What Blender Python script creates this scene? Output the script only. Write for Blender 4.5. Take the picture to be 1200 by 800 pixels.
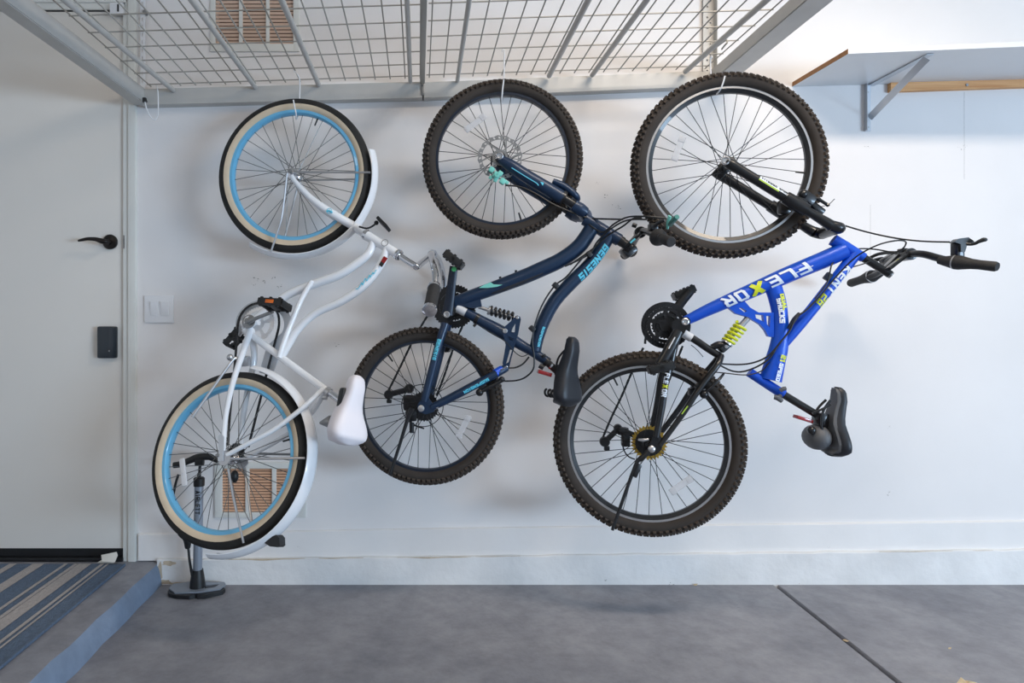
import bpy, bmesh, math, random
from mathutils import Vector, Matrix
random.seed(7)
V = Vector
PI = math.pi
C = bpy.context.scene.collection
for o in list(bpy.data.objects):
    bpy.data.objects.remove(o)

# ------------------------------------------------------------------ camera, light, exposure
F, CX, CY, D, CAMZ = 764.0, 490.0, 378.0, 2.70, 1.073     # the back wall is the plane y = 0, the floor z = 0
cam = bpy.data.cameras.new('camera')
cam.sensor_width = 36.0
cam.sensor_fit = 'HORIZONTAL'
cam.lens = F / 1200 * 36
cam.shift_x = (600 - CX) / 1200
cam.shift_y = (CY - 400) / 1200
cam.clip_start = 0.05
camo = bpy.data.objects.new('camera', cam)
C.objects.link(camo)
camo.location = (0, -D, CAMZ)
camo.rotation_euler = (PI / 2, 0, 0)
sc = bpy.context.scene
sc.camera = camo
sc.view_settings.view_transform = 'Standard'
sc.view_settings.look = 'None'
sc.view_settings.gamma = 1.0
sc.view_settings.use_curve_mapping = False
sc.view_settings.exposure = 0.0

world = bpy.data.worlds.new('world')
sc.world = world
world.use_nodes = True
wn = world.node_tree.nodes
wn['Background'].inputs[0].default_value = (0.75, 0.87, 1.0, 1)
wn['Background'].inputs[1].default_value = 0.55

def area_light(name, loc, target, sx, sy, power, col, spread=PI):
    l = bpy.data.lights.new(name, 'AREA')
    l.shape = 'RECTANGLE'
    l.size, l.size_y = sx, sy
    l.energy = power
    l.color = col
    l.spread = spread
    o = bpy.data.objects.new(name, l)
    C.objects.link(o)
    o.location = loc
    o.rotation_euler = (V(target) - V(loc)).to_track_quat('-Z', 'Y').to_euler()
    return o
# daylight that comes in through the open garage door on the right, and the garage's own ceiling lamp
area_light('garage_door_daylight', (6.6, -6.2, 0.95), (-0.6, -0.6, 0.7), 3.0, 1.1, 345, (0.56, 0.765, 1.0))
area_light('ceiling_lamp', (1.35, -1.55, 2.82), (1.35, -1.5, 0), 1.3, 0.3, 47, (1.0, 0.86, 0.71))
area_light('warm_fill_left', (-1.3, -3.6, 2.82), (-1.3, -3.5, 0), 1.3, 0.3, 17, (1.0, 0.82, 0.62))  # added warm fill for the left side, no known fixture here


# ------------------------------------------------------------------ pixel helpers
def PX(px, py, d):
    "the point at distance d in front of the lens that the photograph shows at (px, py)"
    return V(((px - CX) / F * d, d - D, CAMZ - (py - CY) / F * d))

def WX(px, py, off=0.0):
    return PX(px, py, D - off)

class Plane:
    def __init__(self, o, n):
        self.o, self.n = V(o), V(n).normalized()
    def __call__(self, px, py, off=0.0):
        r = V(((px - CX) / F, 1.0, -(py - CY) / F))
        c = V((0, -D, CAMZ))
        t = (self.o + self.n * off - c).dot(self.n) / r.dot(self.n)
        return c + r * t
    def side(self, px, py, off, s):
        "the near side's point (s > 0) or its twin mirrored through the plane (s < 0)"
        p = self(px, py, off)
        return p if s > 0 else p - self.n * (2 * off)
    def rad(self, px, py, w, off=0.0):
        return w / 2 / F * (self(px, py, off).y + D)

def floor_pt(px, py, z=0.0):
    d = F * (CAMZ - z) / (py - CY)
    return PX(px, py, d)

# ------------------------------------------------------------------ materials
def lin(c):
    return tuple((x / 12.92 if x <= 0.04045 else ((x + 0.055) / 1.055) ** 2.4) for x in (v / 255 for v in c)) + (1,)

def mat(name, rgb, rough=0.5, metal=0.0, var=0.0, scale=8.0, bump=0.0, bscale=60.0, spec=0.5, coat=0.0, trans=0.0, dark=None, detail=4):
    m = bpy.data.materials.new(name)
    m.use_nodes = True
    nt = m.node_tree
    b = nt.nodes['Principled BSDF']
    col = lin(rgb)
    b.inputs['Base Color'].default_value = col
    b.inputs['Roughness'].default_value = rough
    b.inputs['Metallic'].default_value = metal
    b.inputs['Specular IOR Level'].default_value = spec
    b.inputs['Coat Weight'].default_value = coat
    b.inputs['Transmission Weight'].default_value = trans
    tc = nt.nodes.new('ShaderNodeTexCoord')
    n = nt.nodes.new('ShaderNodeTexNoise')
    n.inputs['Scale'].default_value = scale
    n.inputs['Detail'].default_value = detail
    nt.links.new(tc.outputs['Object'], n.inputs['Vector'])
    r = nt.nodes.new('ShaderNodeValToRGB')
    d = lin(dark) if dark else tuple(c * (1 - var) for c in col[:3]) + (1,)
    r.color_ramp.elements[0].color = d
    r.color_ramp.elements[0].position = 0.3
    r.color_ramp.elements[1].color = tuple(min(1, c * (1 + var * .5)) for c in col[:3]) + (1,) if not dark else col
    r.color_ramp.elements[1].position = 0.68
    nt.links.new(n.outputs['Fac'], r.inputs['Fac'])
    nt.links.new(r.outputs['Color'], b.inputs['Base Color'])
    if bump:
        n2 = nt.nodes.new('ShaderNodeTexNoise')
        n2.inputs['Scale'].default_value = bscale
        n2.inputs['Detail'].default_value = 5
        nt.links.new(tc.outputs['Object'], n2.inputs['Vector'])
        bp = nt.nodes.new('ShaderNodeBump')
        bp.inputs['Strength'].default_value = bump
        bp.inputs['Distance'].default_value = 0.01
        nt.links.new(n2.outputs['Fac'], bp.inputs['Height'])
        nt.links.new(bp.outputs['Normal'], b.inputs['Normal'])
    return m

M = {}
M['wall'] = mat('painted wall', (238, 234, 232), 0.75, var=0.05, scale=1.6, bump=0.03, bscale=60)
M['base'] = mat('painted baseboard', (240, 236, 233), 0.6, var=0.05, scale=3, bump=0.1, bscale=30)
M['stem'] = mat('painted concrete stem', (238, 236, 234), 0.8, var=0.10, scale=5, bump=0.35, bscale=25)
M['dirt'] = mat('brown dirt', (206, 188, 164), 0.9, var=0.22, scale=30)
M['door'] = mat('door paint', (230, 224, 216), 0.42, var=0.02, scale=2, bump=0.02)
M['trim'] = mat('trim paint', (226, 225, 219), 0.5, var=0.03, scale=5)
M['ceil'] = mat('ceiling paint', (236, 230, 220), 0.9, var=0.03)
M['gap'] = mat('door gap', (120, 118, 110), 0.8, var=.1)
M['rack'] = mat('grey rack steel', (192, 190, 186), 0.45, 0.15, var=0.06, scale=12)
M['wire'] = mat('grey rack wire', (168, 166, 160), 0.5, 0.15, var=0.05)
M['white_plastic'] = mat('white plastic', (236, 236, 238), 0.35, var=0.02)
M['black'] = mat('black plastic', (26, 27, 29), 0.45, var=0.12, scale=30)
M['black_metal'] = mat('black steel', (30, 31, 34), 0.35, 0.3, var=0.1, scale=30, coat=0.3)
M['bronze'] = mat('oil rubbed bronze', (38, 34, 32), 0.35, 0.5, var=0.15, scale=20)
M['keypad'] = mat('keypad plastic', (33, 42, 50), 0.3, var=0.05, coat=0.2)
M['tyre'] = mat('tyre rubber', (54, 48, 44), 0.85, var=0.2, scale=14, bump=0.1)
M['tyre2'] = mat('tyre rubber dusty', (70, 61, 54), 0.9, var=0.25, scale=40)
M['tyre_smooth'] = mat('black road tyre', (34, 33, 32), 0.75, var=0.15, scale=30)
M['cream'] = mat('cream sidewall', (214, 196, 170), 0.7, var=0.08, scale=20)
M['sky_blue'] = mat('sky blue rim paint', (106, 182, 222), 0.35, var=0.04, coat=0.3)
M['spoke'] = mat('steel spoke', (120, 120, 118), 0.35, 0.7, var=0.05)
M['spoke_dark'] = mat('black spoke', (40, 40, 42), 0.4, 0.4, var=0.05)
M['chrome'] = mat('chrome', (215, 216, 220), 0.14, 1.0, var=0.03)
M['alloy'] = mat('brushed alloy', (196, 196, 198), 0.32, 0.85, var=0.05, scale=30)
M['steel'] = mat('dull steel', (150, 150, 150), 0.4, 0.7, var=0.08, scale=40)
M['white_paint'] = mat('gloss white frame paint', (240, 242, 246), 0.25, var=0.015, coat=0.5)
M['white_vinyl'] = mat('white vinyl', (240, 235, 240), 0.45, var=0.02, bump=0.05, bscale=20)
M['grey_vinyl'] = mat('pale grey vinyl', (206, 200, 204), 0.5, var=0.03)
M['navy'] = mat('matt navy frame paint', (19, 46, 76), 0.42, 0.15, var=0.06, coat=0.15)
M['navy_dark'] = mat('navy rim', (26, 36, 52), 0.4, 0.2, var=0.06)
M['cyan'] = mat('cyan print', (96, 205, 232), 0.5, var=0.02)
M['teal'] = mat('mint paint', (126, 208, 196), 0.4, var=0.04)
M['teal_dark'] = mat('dark teal paint', (60, 128, 120), 0.4, var=0.04)
M['blue'] = mat('royal blue frame paint', (0, 80, 206), 0.42, 0.1, var=0.03, coat=0.12)
M['yellow'] = mat('yellow green paint', (214, 222, 40), 0.4, var=0.04)
M['white_print'] = mat('white print', (232, 240, 250), 0.5, var=0.01)
M['grey_print'] = mat('dark grey print', (20, 26, 38), 0.6, var=0.01)
M['lime'] = mat('lime print', (176, 206, 78), 0.5, var=0.02)
M['green'] = mat('green cap', (70, 170, 110), 0.4, var=0.02)
M['red'] = mat('red reflector', (150, 30, 32), 0.2, var=0.1, coat=.6)
M['orange'] = mat('orange reflector', (226, 110, 30), 0.2, var=0.1, coat=.6)
M['gold'] = mat('gold sprocket', (196, 160, 70), 0.35, 0.7, var=0.15, scale=40)
M['grip'] = mat('black grip rubber', (42, 42, 44), 0.7, var=0.1, scale=60, bump=0.2, bscale=200)
M['saddle'] = mat('black saddle vinyl', (34, 37, 44), 0.45, var=0.08, bump=0.04, bscale=90)
M['saddle_grey'] = mat('grey saddle side', (92, 94, 98), 0.55, var=0.05)
M['clear'] = mat('clear reflector plastic', (222, 222, 224), 0.25, var=0.03, coat=.5)
M['clear_lens'] = mat('translucent reflector plastic', (225, 225, 228), 0.2, var=0.03)
M['clear_lens'].node_tree.nodes['Principled BSDF'].inputs['Alpha'].default_value = .45
M['guard'] = mat('grey chain guard', (196, 200, 206), 0.4, 0.1, var=0.03)
M['board'] = mat('white melamine', (226, 228, 230), 0.4, var=0.015)
M['chip'] = mat('brown board edge', (156, 112, 74), 0.8, var=0.2, scale=60)
M['silver_paint'] = mat('silver bracket', (196, 200, 206), 0.35, 0.4, var=0.04)
M['slat'] = mat('tan louvre slat', (226, 180, 148), 0.6, var=0.08, scale=14)
M['slat_lit'] = mat('brightly lit louvre slat', (240, 206, 182), 0.6, var=0.06, scale=14)  # same slats as below; the upper vent's brighter light is in the colour
M['vent_back'] = mat('dark duct', (92, 60, 40), 0.9, var=0.1)
M['pump'] = mat('grey pump barrel', (150, 158, 170), 0.35, 0.35, var=0.04)
M['paper'] = mat('white paper', (226, 222, 214), 0.8, var=0.03)
M['leaf'] = mat('dry leaf', (206, 184, 150), 0.8, var=0.25, scale=60)
M['mat_blue'] = mat('blue woven mat', (92, 109, 131), 0.95, var=0.18, scale=90, bump=0.5, bscale=260)
M['mat_grey'] = mat('grey woven stripe', (176, 170, 168), 0.95, var=0.14, scale=90, bump=0.5, bscale=260)
M['nail'] = mat('old nail marks', (214, 212, 210), 0.7, var=.2, scale=80)
M['scuff'] = mat('grey scuff', (150, 146, 140), 0.8, var=.3, scale=90)

def wood_mat():
    m = mat('pine cleat', (222, 166, 108), 0.55, var=0.1)
    nt = m.node_tree
    b = nt.nodes['Principled BSDF']
    tc = nt.nodes.new('ShaderNodeTexCoord')
    mp = nt.nodes.new('ShaderNodeMapping')
    mp.inputs['Scale'].default_value = (2, 30, 40)
    n = nt.nodes.new('ShaderNodeTexNoise')
    n.inputs['Scale'].default_value = 2
    n.inputs['Detail'].default_value = 6
    r = nt.nodes.new('ShaderNodeValToRGB')
    r.color_ramp.elements[0].color = lin((206, 142, 84))
    r.color_ramp.elements[0].position = .3
    r.color_ramp.elements[1].color = lin((232, 180, 124))
    r.color_ramp.elements[1].position = .65
    nt.links.new(tc.outputs['Object'], mp.inputs[0])
    nt.links.new(mp.outputs[0], n.inputs['Vector'])
    nt.links.new(n.outputs['Fac'], r.inputs[0])
    nt.links.new(r.outputs[0], b.inputs['Base Color'])
    return m
M['wood'] = wood_mat()

def concrete():
    m = bpy.data.materials.new('smooth garage concrete')
    m.use_nodes = True
    nt = m.node_tree
    b = nt.nodes['Principled BSDF']
    tc = nt.nodes.new('ShaderNodeNewGeometry')
    def noise(s, d, rough=.55):
        n = nt.nodes.new('ShaderNodeTexNoise')
        n.inputs['Scale'].default_value = s
        n.inputs['Detail'].default_value = d
        n.inputs['Roughness'].default_value = rough
        nt.links.new(tc.outputs['Position'], n.inputs['Vector'])
        return n
    def ramp(src, a, ca, bb, cb):
        r = nt.nodes.new('ShaderNodeValToRGB')
        r.color_ramp.elements[0].position = a
        r.color_ramp.elements[0].color = ca
        r.color_ramp.elements[1].position = bb
        r.color_ramp.elements[1].color = cb
        nt.links.new(src.outputs['Fac'], r.inputs[0])
        return r
    r1 = ramp(noise(2.4, 6, .6), .32, lin((127, 128, 136)), .68, lin((157, 157, 163)))
    r2 = ramp(noise(12, 10, .72), .34, (.66, .66, .67, 1), .6, (1, 1, 1, 1))
    r3 = ramp(noise(18, 7, .75), .63, (1, 1, 1, 1), .70, (.55, .53, .53, 1))
    mx = nt.nodes.new('ShaderNodeMixRGB')
    mx.blend_type = 'MULTIPLY'
    mx.inputs[0].default_value = .75
    nt.links.new(r1.outputs[0], mx.inputs[1])
    nt.links.new(r2.outputs[0], mx.inputs[2])
    mx2 = nt.nodes.new('ShaderNodeMixRGB')
    mx2.blend_type = 'MULTIPLY'
    mx2.inputs[0].default_value = .6
    nt.links.new(mx.outputs[0], mx2.inputs[1])
    nt.links.new(r3.outputs[0], mx2.inputs[2])
    nt.links.new(mx2.outputs[0], b.inputs['Base Color'])
    b.inputs['Roughness'].default_value = .55
    bp = nt.nodes.new('ShaderNodeBump')
    bp.inputs['Strength'].default_value = .15
    bp.inputs['Distance'].default_value = .01
    nt.links.new(noise(50, 6).outputs['Fac'], bp.inputs['Height'])
    nt.links.new(bp.outputs[0], b.inputs['Normal'])
    return m
M['concrete'] = concrete()
M['riser'] = mat('riser concrete tinted by daylight', (124, 140, 162), 0.6, var=0.14, scale=14, bump=0.2)  # blue daylight on the step's side is painted into this colour

# ------------------------------------------------------------------ mesh builder
WLOC = {}
def tag(o, label=None, cat=None, group=None, kind=None):
    if label: o['label'] = label
    if cat: o['category'] = cat
    if group: o['group'] = group
    if kind: o['kind'] = kind
    return o

def empty(name, loc, parent=None, **kw):
    o = bpy.data.objects.new(name, None)
    o.empty_display_size = 0.05
    C.objects.link(o)
    loc = V(loc)
    if parent:
        o.parent = parent
        o.location = loc - WLOC[parent]
    else:
        o.location = loc
    WLOC[o] = loc
    return tag(o, **kw)

def basis(ax):
    ax = V(ax).normalized()
    a = V((0, 0, 1)) if abs(ax.z) < .9 else V((0, 1, 0))
    e1 = (a - ax * a.dot(ax)).normalized()
    return ax, e1, ax.cross(e1)

def crv(pts, n=6, rad=None):
    "Catmull-Rom through points (and radii)"
    P = [V(p) for p in pts]
    R = list(rad) if isinstance(rad, (list, tuple)) else [rad] * len(P)
    if len(P) < 3:
        return P, R
    out, ro = [], []
    for i in range(len(P) - 1):
        p0, p1, p2, p3 = P[max(i - 1, 0)], P[i], P[i + 1], P[min(i + 2, len(P) - 1)]
        for k in range(n):
            t = k / n
            out.append(.5 * ((2 * p1) + (p2 - p0) * t + (2 * p0 - 5 * p1 + 4 * p2 - p3) * t * t + (3 * p1 - p0 - 3 * p2 + p3) * t ** 3))
            ro.append(None if rad is None else R[i] + (R[i + 1] - R[i]) * t)
    out.append(P[-1]); ro.append(R[-1])
    return out, ro

class MB:
    def __init__(self):
        self.v, self.f, self.mi = [], [], []
        self.m = 0
    def add(self, vs, fs):
        b = len(self.v)
        self.v += [V(p) for p in vs]
        for f in fs:
            self.f.append([i + b for i in f])
            self.mi.append(self.m)
        return self
    def sweep(self, pts, rad, seg=12, smooth=6, flat=1.0, fn=None, cap=True):
        if not isinstance(rad, (list, tuple)): rad = [rad] * len(pts)
        P, R = crv(pts, smooth, rad) if smooth else ([V(p) for p in pts], rad)
        T = []
        for i in range(len(P)):
            a = P[min(i + 1, len(P) - 1)] - P[max(i - 1, 0)]
            T.append(a.normalized())
        _, e1, e2 = basis(T[0])
        vs, fs = [], []
        for i, p in enumerate(P):
            e1 = (e1 - T[i] * e1.dot(T[i])).normalized()
            e2 = T[i].cross(e1)
            for k in range(seg):
                a = 2 * PI * k / seg
                o = (e1 * math.cos(a) + e2 * math.sin(a)) * R[i]
                if fn is not None: o = o - fn * (o.dot(fn) * (1 - flat))
                vs.append(p + o)
        for i in range(len(P) - 1):
            for k in range(seg):
                k2 = (k + 1) % seg
                fs.append((i * seg + k, i * seg + k2, (i + 1) * seg + k2, (i + 1) * seg + k))
        if cap:
            fs.append(tuple(range(seg - 1, -1, -1)))
            n = (len(P) - 1) * seg
            fs.append(tuple(range(n, n + seg)))
        return self.add(vs, fs)
    def rod(self, a, b, r, r2=None, seg=10):
        return self.sweep([a, b], [r, r if r2 is None else r2], seg, 0)
    def ring(self, prof, c, ax, seg=64, a0=0.0, a1=None, closed=True, up=None):
        "revolve a profile [(r, t)] about the axis"
        ax, e1, e2 = basis(ax)
        if up is not None:
            e1 = (up - ax * up.dot(ax)).normalized(); e2 = ax.cross(e1)
        full = a1 is None
        if full: a1 = a0 + 2 * PI
        n = seg if full else seg + 1
        m = len(prof)
        vs, fs = [], []
        for i in range(n):
            a = a0 + (a1 - a0) * i / seg
            u = e1 * math.cos(a) + e2 * math.sin(a)
            for r, t in prof: vs.append(V(c) + u * r + ax * t)
        for i in range(seg):
            j = (i + 1) % n
            for k in range(m if closed else m - 1):
                k2 = (k + 1) % m
                fs.append((i * m + k, i * m + k2, j * m + k2, j * m + k))
        if not full and closed:
            fs.append(tuple(range(m)))
            fs.append(tuple((n - 1) * m + k for k in range(m - 1, -1, -1)))
        return self.add(vs, fs)
    def lathe(self, prof, c, ax, seg=20):
        "solid of revolution, profile [(r, t)] from one end to the other"
        self.ring(prof, c, ax, seg, closed=False)
        ax, e1, e2 = basis(ax)
        for (r, t), rev in ((prof[0], True), (prof[-1], False)):
            if r > 1e-5:
                vs = [V(c) + (e1 * math.cos(2 * PI * i / seg) + e2 * math.sin(2 * PI * i / seg)) * r + ax * t for i in range(seg)]
                self.add(vs, [tuple(range(seg - 1, -1, -1)) if rev else tuple(range(seg))])
        return self
    def box(self, c, dims, ax=None, bev=0.0):
        "box with optional chamfer; ax = three axes"
        X, Y, Z = ax if ax else (V((1, 0, 0)), V((0, 1, 0)), V((0, 0, 1)))
        h = [d / 2 for d in dims]
        bm = bmesh.new()
        bmesh.ops.create_cube(bm, size=1)
        for v in bm.verts: v.co = V((v.co.x * dims[0], v.co.y * dims[1], v.co.z * dims[2]))
        if bev: bmesh.ops.bevel(bm, geom=bm.edges[:], offset=bev, segments=2, affect='EDGES', profile=.6)
        bm.verts.index_update()
        vs = [V(c) + X * v.co.x + Y * v.co.y + Z * v.co.z for v in bm.verts]
        fs = [[v.index for v in f.verts] for f in bm.faces]
        bm.free()
        return self.add(vs, fs)
    def span(self, x0, x1, y0, y1, z0, z1, bev=0.0):
        return self.box(((x0 + x1) / 2, (y0 + y1) / 2, (z0 + z1) / 2), (abs(x1 - x0), abs(y1 - y0), abs(z1 - z0)), None, bev)
    def bar(self, a, b, w, h, up, bev=0.0):
        "rectangular bar from a to b, h along up"
        a, b = V(a), V(b)
        X = (b - a).normalized()
        Z = (V(up) - X * V(up).dot(X)).normalized()
        return self.box((a + b) / 2, ((b - a).length, w, h), (X, Z.cross(X), Z), bev)
    def plate(self, outer, holes, vec):
        "flat plate with holes: outlines in 3D, thickness along vec"
        bm = bmesh.new()
        loops = [outer] + list(holes)
        rings, edges = [], []
        for lp in loops:
            vs = [bm.verts.new(p) for p in lp]
            rings.append(vs)
            for i in range(len(vs)): edges.append(bm.edges.new((vs[i], vs[(i + 1) % len(vs)])))
        bmesh.ops.triangle_fill(bm, use_beauty=True, use_dissolve=False, edges=edges)
        bm.verts.index_update()
        vs = [v.co.copy() for v in bm.verts]
        fs = [[v.index for v in f.verts] for f in bm.faces]
        rr = [[v.index for v in r] for r in rings]
        bm.free()
        n = len(vs)
        vec = V(vec)
        al = vs + [v + vec for v in vs]
        fa = fs + [[i + n for i in reversed(f)] for f in fs]
        for r in rr:
            for i in range(len(r)):
                a, b = r[i], r[(i + 1) % len(r)]
                fa.append([a, b, b + n, a + n])
        return self.add(al, fa)
    def ball(self, c, r, seg=14, sc=(1, 1, 1), ax=None):
        X, Y, Z = ax if ax else (V((1, 0, 0)), V((0, 1, 0)), V((0, 0, 1)))
        nr = seg // 2
        vs, fs = [], []
        for i in range(nr + 1):
            th = PI * i / nr
            for k in range(seg):
                ph = 2 * PI * k / seg
                vs.append(V(c) + X * (r * sc[0] * math.sin(th) * math.cos(ph)) + Y * (r * sc[1] * math.sin(th) * math.sin(ph)) + Z * (r * sc[2] * math.cos(th)))
        for i in range(nr):
            for k in range(seg):
                k2 = (k + 1) % seg
                fs.append((i * seg + k, i * seg + k2, (i + 1) * seg + k2, (i + 1) * seg + k))
        return self.add(vs, fs)
    def mesh(self, name, mats, origin, angle=40):
        me = bpy.data.meshes.new(name)
        me.from_pydata([tuple(v - origin) for v in self.v], [], self.f)
        for m in mats: me.materials.append(m)
        for p, i in zip(me.polygons, self.mi):
            p.material_index = i
            p.use_smooth = True
        bm = bmesh.new()
        bm.from_mesh(me)
        bmesh.ops.remove_doubles(bm, verts=bm.verts, dist=1e-6)
        bmesh.ops.recalc_face_normals(bm, faces=bm.faces)
        bm.to_mesh(me)
        bm.free()
        me.set_sharp_from_angle(angle=math.radians(angle))
        return me
    def build(self, name, mats, parent=None, origin=None, angle=40, **kw):
        if not isinstance(mats, (list, tuple)): mats = [mats]
        if origin is None:
            lo = V([min(v[i] for v in self.v) for i in range(3)])
            hi = V([max(v[i] for v in self.v) for i in range(3)])
            origin = (lo + hi) / 2
            if not parent: origin.z = lo.z
        origin = V(origin)
        o = bpy.data.objects.new(name, self.mesh(name, mats, origin, angle))
        C.objects.link(o)
        WLOC[o] = origin
        if parent:
            o.parent = parent
            o.location = origin - WLOC[parent]
        else:
            o.location = origin
        return tag(o, **kw)

def place(name, me, mtx, parent):
    "another object that shares the mesh me"
    o = bpy.data.objects.new(name, me)
    C.objects.link(o)
    o.parent = parent
    o.matrix_local = Matrix.Translation(-WLOC[parent]) @ mtx
    WLOC[o] = mtx.translation.copy()
    return o

GLYPH = {
    'F': [[(0, 0), (0, 6), (4, 6)], [(0, 3), (3.2, 3)]], 'L': [[(0, 6), (0, 0), (4, 0)]],
    'E': [[(4, 6), (0, 6), (0, 0), (4, 0)], [(0, 3), (3.4, 3)]], 'X': [[(0, 0), (4, 6)], [(0, 6), (4, 0)]],
    'O': [[(.5, 0), (3.5, 0), (4, .8), (4, 5.2), (3.5, 6), (.5, 6), (0, 5.2), (0, .8), (.5, 0)]],
    'R': [[(0, 0), (0, 6), (3.6, 6), (4, 5.4), (4, 3.4), (3.6, 2.8), (0, 2.8)], [(2, 2.8), (4, 0)]],
    'K': [[(0, 0), (0, 6)], [(4, 6), (.4, 3), (4, 0)]], 'N': [[(0, 0), (0, 6), (4, 0), (4, 6)]],
    'T': [[(0, 6), (4, 6)], [(2, 6), (2, 0)]], 'G': [[(4, 6), (0, 6), (0, 0), (4, 0), (4, 3), (2.2, 3)]],
    'S': [[(4, 6), (0, 6), (0, 3), (4, 3), (4, 0), (0, 0)]], 'I': [[(1, 0), (1, 6)]],
    'U': [[(0, 6), (0, 0), (4, 0), (4, 6)]], 'P': [[(0, 0), (0, 6), (4, 6), (4, 2.8), (0, 2.8)]],
    'D': [[(0, 0), (0, 6), (3.2, 6), (4, 5), (4, 1), (3.2, 0), (0, 0)]], 'A': [[(0, 0), (2, 6), (4, 0)], [(.8, 2), (3.2, 2)]],
    'H': [[(0, 0), (0, 6)], [(4, 0), (4, 6)], [(0, 3), (4, 3)]], 'C': [[(4, 6), (0, 6), (0, 0), (4, 0)]],
    'V': [[(0, 6), (2, 0), (4, 6)]], '2': [[(0, 6), (4, 6), (4, 3.2), (0, 2.8), (0, 0), (4, 0)]],
    '1': [[(.6, 5), (2, 6), (2, 0)]], '6': [[(4, 6), (0, 6), (0, 0), (4, 0), (4, 3.2), (0, 3.2)]],
    '0': [[(0, 0), (4, 0), (4, 6), (0, 6), (0, 0)]]}

def text_mesh(body, size, bold=0.0, shear=0.0, space=1.0, sub=2):
    "square stroke lettering; size is about 1.4 times the capital height"
    k = size * .7 / 6
    t = .62 + bold / size * 9
    vs, fs, x = [], [], 0.0
    for ch in body:
        adv = 4
        for pl_ in GLYPH.get(ch, []):
            if ch == 'I': adv = 2
            for (ax, ay), (bx, by) in zip(pl_, pl_[1:]):
                d = math.hypot(bx - ax, by - ay)
                ux, uy = (bx - ax) / d, (by - ay) / d
                n = max(1, int(d / 1.0))
                b0 = len(vs)
                for i in range(n + 1):
                    q = -t + (d + 2 * t) * i / n
                    for w in (-t, 0, t):
                        vs.append(V(((x + ax + ux * q - uy * w) * k, (ay + uy * q + ux * w) * k, 0)))
                for i in range(n):
                    for c in (0, 1): fs.append([b0 + i * 3 + c, b0 + i * 3 + c + 1, b0 + i * 3 + c + 4, b0 + i * 3 + c + 3])
        x += adv + 2.6 * space
    for v in vs: v.x += v.y * shear
    return vs, fs

def letter(name, body, path, r, n, size, material, parent, s0=0.0, v0=0.0, bold=0.0, shear=0.0, space=1.0, length=None, squash=1.0, label=None, lift=1.03, smooth=8):
    "lettering printed along and around a tube: u runs along the path, v around it"
    vs, fs = text_mesh(body, size, bold, shear, space)
    xs = [v.x for v in vs]; ys = [v.y for v in vs]
    w = max(xs) - min(xs)
    k = length / w if length else 1.0
    P, _ = crv(path, smooth)
    L = [0.0]
    for i in range(1, len(P)): L.append(L[-1] + (P[i] - P[i - 1]).length)
    ym = (max(ys) + min(ys)) / 2
    mb = MB()
    out = []
    for v in vs:
        u = s0 + (v.x - min(xs)) * k
        i = 0
        while i < len(P) - 2 and L[i + 1] < u: i += 1
        T = (P[i + 1] - P[i]).normalized()
        c = P[i] + T * (u - L[i])
        N = (n - T * n.dot(T)).normalized()
        B = N.cross(T)
        a = ((v.y - ym) * squash + v0) / r
        out.append(c + (N * math.cos(a) + B * math.sin(a)) * (r * lift))
    mb.add(out, fs)
    return mb.build(name, material, parent, label=label)

# ------------------------------------------------------------------ the garage shell
XL, XR, YF, ZC = -3.0, 6.8, -8.0, 2.86
def struct(name, mb, m, **kw):
    return mb.build(name, m, kind='structure', **kw)

# floor: two slabs with an open joint, on a darker bed
ja, jb = floor_pt(911, 686.5), floor_pt(1054, 800)
jd = (jb - ja).normalized()
j0 = ja + jd * ((0.0 - ja.y) / jd.y)
j1 = ja + jd * ((YF - ja.y) / jd.y)
floor = struct('floor', MB().span(XL, XR, YF, 0.1, -0.16, -0.06), M['gap'])
def slab(pts):
    mb = MB()
    t = .008
    cx = sum((p for p in pts), V((0, 0, 0))) / len(pts)
    top = [p + (cx - p).normalized() * t for p in pts]
    vs = [V((p.x, p.y, -.07)) for p in pts] + [V((p.x, p.y, -t)) for p in pts] + [V((p.x, p.y, 0)) for p in top]
    n = len(pts)
    fs = [tuple(range(2 * n, 3 * n))]
    for i in range(n):
        j = (i + 1) % n
        fs += [(i, j, n + j, n + i), (n + i, n + j, 2 * n + j, 2 * n + i)]
    mb.add(vs, fs)
    return mb
g = V((0.007, 0, 0))
slab([V((XL, .02, 0)), j0 + V((0, .02, 0)) - g, j1 - g, V((XL, YF, 0))]).build('floor_slab', M['concrete'], floor)
slab([j0 + V((0, .02, 0)) + g, V((XR, .02, 0)), V((XR, YF, 0)), j1 + g]).build('floor_slab', M['concrete'], floor)

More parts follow.
